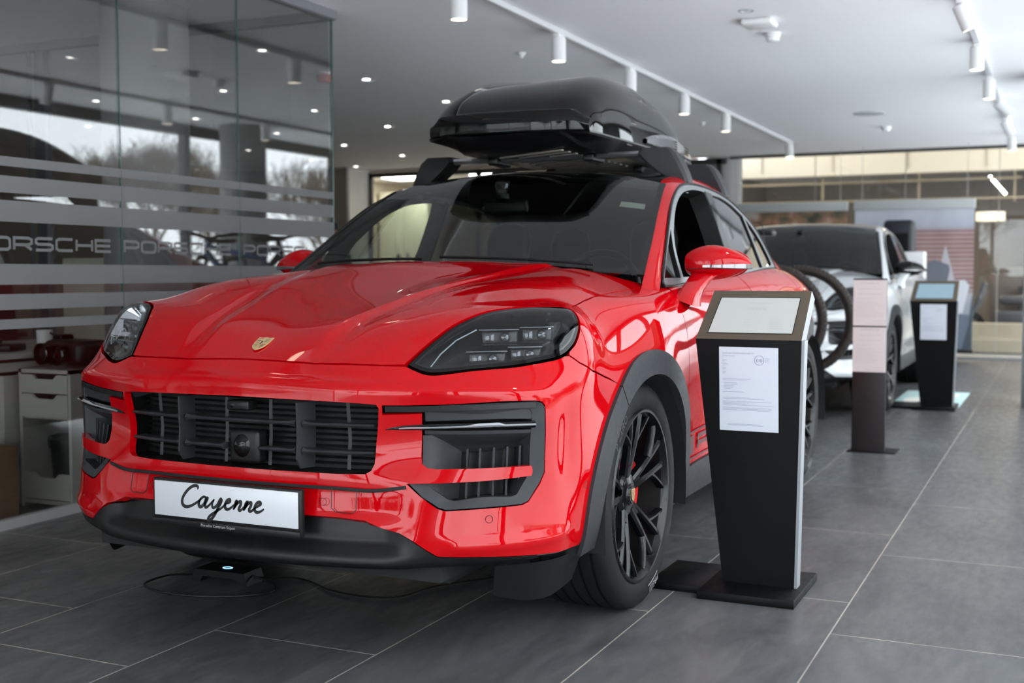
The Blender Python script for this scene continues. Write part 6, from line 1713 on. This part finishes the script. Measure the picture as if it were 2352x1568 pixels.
MB().box((0, 0, .72), (.36, .30, .20), None, .02).build('tub', M_WHT, wb); MB().box((0, 0, .31), (.40, .34, .62), None, .005).build('stand', M_MEL, wb)
MB().box((0, 0, .83), (.38, .32, .03), Matrix.Rotation(.25, 3, 'Y'), .01).build('lid', M_SBLK, wb)
tb = empty('tablet_stand', (-2.27, 1.15, 0), 0, 'leaning pale tablet stand beside the white tub', 'stand')
MB().box((0, 0, .42), (.05, .05, .84), Matrix.Rotation(.0, 3, 'Y'), .008).box((0, 0, .01), (.22, .22, .02)).build('post', M_STEEL, tb); MB().box((.03, 0, .93), (.03, .20, .26), Matrix.Rotation(.45, 3, 'Y'), .006).build('tablet', mat('pale_grey', (.4, .4, .4), .4), tb)
for i, (x, y, c, lb) in enumerate(((-3.1, -.6, (.04, .035, .035), 'dark office chair deep inside the glass office'), (-3.55, 1.55, (.10, .03, .03), 'dark red office chair deep inside the glass office'))):
    oc = empty('office_chair', (x, y, 0), .6 + i, lb, 'chair'); M_ = mat('chair_cloth_%d' % i, c, .7)
    MB().box((0, 0, .48), (.48, .46, .09), None, .035).build('seat', M_, oc); MB().box((0, .24, .82), (.44, .07, .56), Matrix.Rotation(-.12, 3, 'X'), .03).build('backrest', M_, oc)
    q = MB().tube([(0, 0, .10), (0, 0, .44)], .028, 10)
    for k in range(5): a = k * 2 * PI / 5; q.tube([(0, 0, .12), (.28 * math.cos(a), .28 * math.sin(a), .06)], .02, 8).lathe([(0, -.03), (.028, -.02), (.028, .02), (0, .03)], 12, 'x', c=(.28 * math.cos(a), .28 * math.sin(a), .030))
    q.build('star_base', M_SBLK, oc)
od = empty('desk', (-4.45, 1.0, 0), 0, 'long dark desk with monitors deep inside the glass office', 'desk'); MB().box((0, 0, .735), (.8, 2.2, .03)).build('desktop', mat('dark_wood', (.07, .04, .03), .5), od); MB().box((0, -1.0, .36), (.75, .04, .72)).box((0, 1.0, .36), (.75, .04, .72)).build('legs_panel', M_BROWN, od)
for k, y in enumerate((.6, 1.7)):
    mo = empty('monitor', (-4.4, y - .2, .75), .2, ('left' if k == 0 else 'right') + ' black monitor on the long dark office desk', 'monitor'); MB().box((0, 0, .30), (.03, .52, .31), None, .006).build('screen', M_GBLK, mo); MB().box((-.02, 0, .08), (.03, .05, .16)).box((-.02, 0, .006), (.18, .22, .012)).build('stand', M_SBLK, mo)
cbn = empty('tall_cabinet', (-3.72, 2.50, 0), 0, 'white tall cabinet with dark handle slot against the rear office glass', 'cabinet')
MB().box((0, 0, .62), (.42, .40, 1.24), None, .004).build('carcass', mat('cream_cabinet', (.62, .60, .52), .5), cbn); MB().box((0, -.203, 1.08), (.20, .006, .014)).build('handle_slot', M_DARK, cbn)
# exit sign on the far left wall
ex = empty('exit_sign', (-10.03, 9.36, 2.72), 0, 'green illuminated exit sign with arrow and running figure, far left wall', 'exit sign')
MB().box((.01, 0, 0), (.03, .30, .16), None, .004).build('housing', mat('exit_green', (.0, .30, .08), .4, emit=(.02, .75, .2), es=1.2), ex)
q = MB(); f = frame_of((.0262, .14, 0), (0, -1, 0), (0, 0, 1))
for poly in ([(.03, -.015), (.08, -.015), (.08, -.04), (.12, 0), (.08, .04), (.08, .015), (.03, .015)], [(.17, -.06), (.25, -.06), (.25, .06), (.17, .06)]): place(q, [(a, b, 0) for a, b in poly], [tuple(range(len(poly)))], f)
q.build('pictogram', mat('exit_white', .8, .4, emit=(.9, 1, .9), es=1.6), ex)
# tall white cupboard with two handles in the room behind
cu = empty('tall_cupboard', (-9.55, 16.3, 0), 0, 'tall cream cupboard with two dark handles, seen through the red car windows', 'cupboard')
cu.location = (-8.55, 15.2, 0)
MB().box((0, 0, 1.30), (1.0, .5, 2.6), None, .005).build('carcass', mat('cream_cupboard', (.70, .68, .55), .5), cu)
for s in (1, -1): d_ = MB().box((s * .25, -.26, 1.30), (.48, .02, 2.5), None, .003).build('door', mat('cream_cupboard', .6), cu); MB().box((s * .10, -.285, 1.42), (.05, .02, .14), None, .008).build('handle', M_SBLK, d_)
lt = empty('linear_lamp', (-6.6, 15.3, ZC_), 0, 'bright linear ceiling lamp in the room behind, under the roof box', 'lamp'); MB().box((0, 0, -.03), (.70, .10, .05), None, .005).build('housing', M_WHT, lt); MB().box((0, 0, -.058), (.66, .07, .006)).build('diffuser', M_EMC, lt)
for n_, (x, y) in enumerate(((-4.2, 14.6), (-6.6, 14.6), (-8.2, 14.4))):
    ld = bpy.data.lights.new('back_room_light', 'AREA'); ld.energy = 28; ld.color = (1, .93, .8); ld.size = .5
    o = bpy.data.objects.new('back_room_light', ld); C.objects.link(o); o.location = (x, y, ZC_ - .03)
    pnl = MB().box((0, 0, .0), (.6, .6, .02)).build('panel_lamp', M_EMC, loc=(x, y, ZC_ - .012)); tag(pnl, ('right', 'middle', 'left')[n_] + ' square ceiling panel lamp in the room behind the black-framed glazing', 'lamp', 'panel lamps of the room behind')
for n_, (x, y) in enumerate(((.2, 17.5), (1.8, 17.8))):
    ld = bpy.data.lights.new('hall_light', 'AREA'); ld.energy = 50; ld.color = (1, .86, .66); ld.size = .4
    o = bpy.data.objects.new('hall_light', ld); C.objects.link(o); o.location = (x, y, 2.9)
    pnl = MB().box((0, 0, .0), (.4, .4, .02)).build('panel_lamp', M_EMW, loc=(x, y, 2.915)); tag(pnl, ('left', 'right')[n_] + ' square warm ceiling lamp in the hall beyond the far glazing', 'lamp', 'panel lamps of the hall beyond')
# ================================================================== a person far back, mostly behind the office glass corner
def person(loc, rz, label):
    p = empty('person', loc, rz, label, 'person')
    J = {'pel': (0, 0, .95), 'sp1': (0, .0, 1.10), 'sp2': (0, .0, 1.28), 'neck': (0, .01, 1.46), 'nk2': (0, -.005, 1.53), 'head': (0, -.015, 1.62), 'crown': (0, .0, 1.71)}
    R_ = {'pel': .135, 'sp1': .125, 'sp2': .145, 'neck': .062, 'nk2': .052, 'head': .085, 'crown': .070}
    E_ = [('pel', 'sp1'), ('sp1', 'sp2'), ('sp2', 'neck'), ('neck', 'nk2'), ('nk2', 'head'), ('head', 'crown')]
    for s, n in ((1, 'l'), (-1, 'r')):
        for k, c, r in (('hip', (s * .095, 0, .90), .095), ('knee', (s * .10, -.01, .50), .058), ('ank', (s * .11, .01, .09), .040), ('toe', (s * .12, -.13, .035), .035), ('sh', (s * .185, .0, 1.40), .060), ('elb', (s * .245, .02, 1.12), .042), ('wri', (s * .235, -.10, .90), .028), ('palm', (s * .23, -.13, .83), .026)):
            J[k + n] = c; R_[k + n] = r
        E_ += [('pel', 'hip' + n), ('hip' + n, 'knee' + n), ('knee' + n, 'ank' + n), ('ank' + n, 'toe' + n), ('sp2', 'sh' + n), ('sh' + n, 'elb' + n), ('elb' + n, 'wri' + n), ('wri' + n, 'palm' + n)]
        for q_, (dx, dy, L) in enumerate(((.018, -.03, .05), (.006, -.012, .07), (-.004, .0, .075), (-.012, .012, .07), (-.018, .022, .055))):
            J['f%d%s' % (q_, n)] = (s * (.23 + dx), -.14 + dy, .81); J['t%d%s' % (q_, n)] = (s * (.225 + dx), -.15 + dy * 1.2, .81 - L); R_['f%d%s' % (q_, n)] = .010; R_['t%d%s' % (q_, n)] = .008
            E_ += [('palm' + n, 'f%d%s' % (q_, n)), ('f%d%s' % (q_, n), 't%d%s' % (q_, n))]
    ks = list(J); me = bpy.data.meshes.new('body'); me.from_pydata([J[k] for k in ks], [(ks.index(a), ks.index(b)) for a, b in E_], [])
    o = bpy.data.objects.new('body', me); C.objects.link(o); md = o.modifiers.new('skin', 'SKIN'); md.use_smooth_shade = True
    for i, k in enumerate(ks): v = me.skin_vertices[0].data[i]; v.radius = (R_[k] * (1.25 if k in ('sp2', 'sp1', 'pel') else 1), R_[k]); v.use_root = (k == 'pel')
    o.modifiers.new('sub', 'SUBSURF').levels = 1
    m2 = bpy.data.meshes.new_from_object(o.evaluated_get(bpy.context.evaluated_depsgraph_get())); bpy.data.objects.remove(o)
    skin = mat('skin_tone', (.50, .26, .17), .5); m2.materials.clear(); m2.materials.append(mat('dark_clothes', (.015, .016, .02), .8)); m2.materials.append(skin)
    for f in m2.polygons: f.material_index = 1 if (f.center.z > 1.49 or (f.center.z < .90 and abs(f.center.x) > .19)) else 0
    b = bpy.data.objects.new('body', m2); C.objects.link(b); b.parent = p
    q = MB(); rws = []
    for t in range(9):
        a = t / 8 * PI * .62; rws.append([Vector((.092 * math.sin(a) * math.cos(w), .012 + .104 * math.sin(a) * math.sin(w) + (.018 if math.sin(w) > 0 else -.0) * math.sin(a), 1.635 + .108 * math.cos(a) + (.045 * max(0, -math.sin(w)) * (a / 2)))) for w in np.linspace(0, 2 * PI, 25)[:-1]])
    q.grid(rws, closed_v=True); q.build('hair', mat('black_hair', .006, .6), p)
    for s in (1, -1): MB().lathe([(0, -.006), (.009, -.003), (.010, .004), (0, .006)], 12, 'y', c=(s * .032, -.095, 1.628)).build('eye', M_DARK, p)
    MB().tube([(0, -.098, 1.635), (0, -.118, 1.598), (0, -.10, 1.592)], [.008, .013, .008], 8).build('nose', skin, p); MB().tube([(-.022, -.093, 1.566), (0, -.101, 1.565), (.022, -.093, 1.566)], .004, 6).build('mouth', mat('lip', (.35, .12, .10), .5), p)
    for s in (1, -1): MB().tube([(s * .086, 0, 1.60), (s * .094, .01, 1.625), (s * .086, .0, 1.65)], .010, 6).build('ear', skin, p)
    return p
person((-5.52, 8.0, 0), math.radians(60), 'dark-haired person in dark clothes far back, half hidden by the glass office corner')
# ================================================================== outdoors, seen in reflections: pale paving, bare trees, a low building
struct(MB().box((17.7, 3, -.16), (30, 60, .1)).box((-3, -22, -.16), (11.3, 29, .1)).build('ground', noise_rough(mat('pale_paving', (.80, .80, .80), .8), 2, .7, .9, colvar=.06)))
M_BARK = mat('tree_bark', (.10, .075, .055), .9)
def tree(x, y, h, seed, label):
    rnd = random.Random(seed); t = empty('bare_tree', (x, y, -.11), 0, label, 'tree', 'bare trees outside the windows'); q = MB()
    def grow(p, d, L, r, depth):
        n = 3; P = [p]; 
        for i in range(n):
            d = (d + Vector((rnd.uniform(-.18, .18), rnd.uniform(-.18, .18), .05))).normalized(); P.append(P[-1] + d * L / n)
        q.tube(P, [r * (1 - .12 * i) for i in range(n + 1)], 5 if depth < 2 else 3, cap=False)
        if depth >= 7: return
        for k in range(4 if depth in (2, 3) else 3):
            ax = Vector((rnd.uniform(-1, 1), rnd.uniform(-1, 1), rnd.uniform(-.2, .6))).normalized()
            grow(P[-1 - (k % 2)], (d * .75 + ax * .75).normalized(), L * rnd.uniform(.64, .84), max(r * .58, .006), depth + 1)
    grow(Vector((0, 0, 0)), Vector((0, 0, 1)), h * .22, .10, 0)
    q.build('crown', M_BARK, t)
TL = {0: 'widely branched bare tree outside the right-hand windows', 1: 'slender bare tree outside the right-hand windows'}
protos = []
for i in range(3):
    tree((14, 14.5, 15)[i], (2.5, 11, 20)[i], (7, 7.5, 7)[i], 11 + i, 'bare winter tree outside the side windows, ' + ('nearest', 'second', 'third')[i] + ' one along the glazing'); protos.append([o for o in C.objects if o.name.startswith('bare_tree')][-1])
for i, (x, y, r) in enumerate(((17, -4, 1), (19, 6, 2), (19.5, 15, 3), (18, 24, 1), (21, 32, 2), (22, -1, 3), (23, 20, 4), (16, -12, 2), (-1.5, -20, 1), (7.5, -21, 2), (2.5, -24, 3), (14, 27, 2), (17, 35, 3), (12.5, 33, 1), (19, 43, 2))):
    o = copy_tree(protos[i % 3]); o['label'] = 'bare winter tree outdoors, ' + ('slightly left of the entrance side', 'by the building middle', 'right of the building middle', 'towards the far end of the street', 'at the far end of the street', 'beside the low building corner', 'behind the building row end', 'nearest behind the camera on the right', 'behind the camera, left one', 'behind the camera, right one', 'behind the camera, farthest one', 'at the kerb past the far glazing', 'farther along the kerb past the far glazing', 'close to the kerb past the far glazing', 'last one along the kerb')[i]; o.location = (x, y, -.11); o.rotation_euler.z = r
b = empty('neighbour_building', (30, 8, -.11), 0, 'pale low building outdoors beyond the bare trees', 'building')
MB().box((0, 0, 2.4), (6, 34, 4.8)).build('wall', mat('pale_render', (.60, .55, .47), .8), b)
MB().box((0, 0, 4.95), (6.4, 34.4, .3)).build('roof', mat('dark_roof', (.12, .11, .11), .7), b)
for k in range(9): MB().box((-3.02, -15 + k * 3.7, 2.6), (.06, 2.0, 1.5)).build('window', mat('dark_pane', (.05, .06, .07), .1), b)
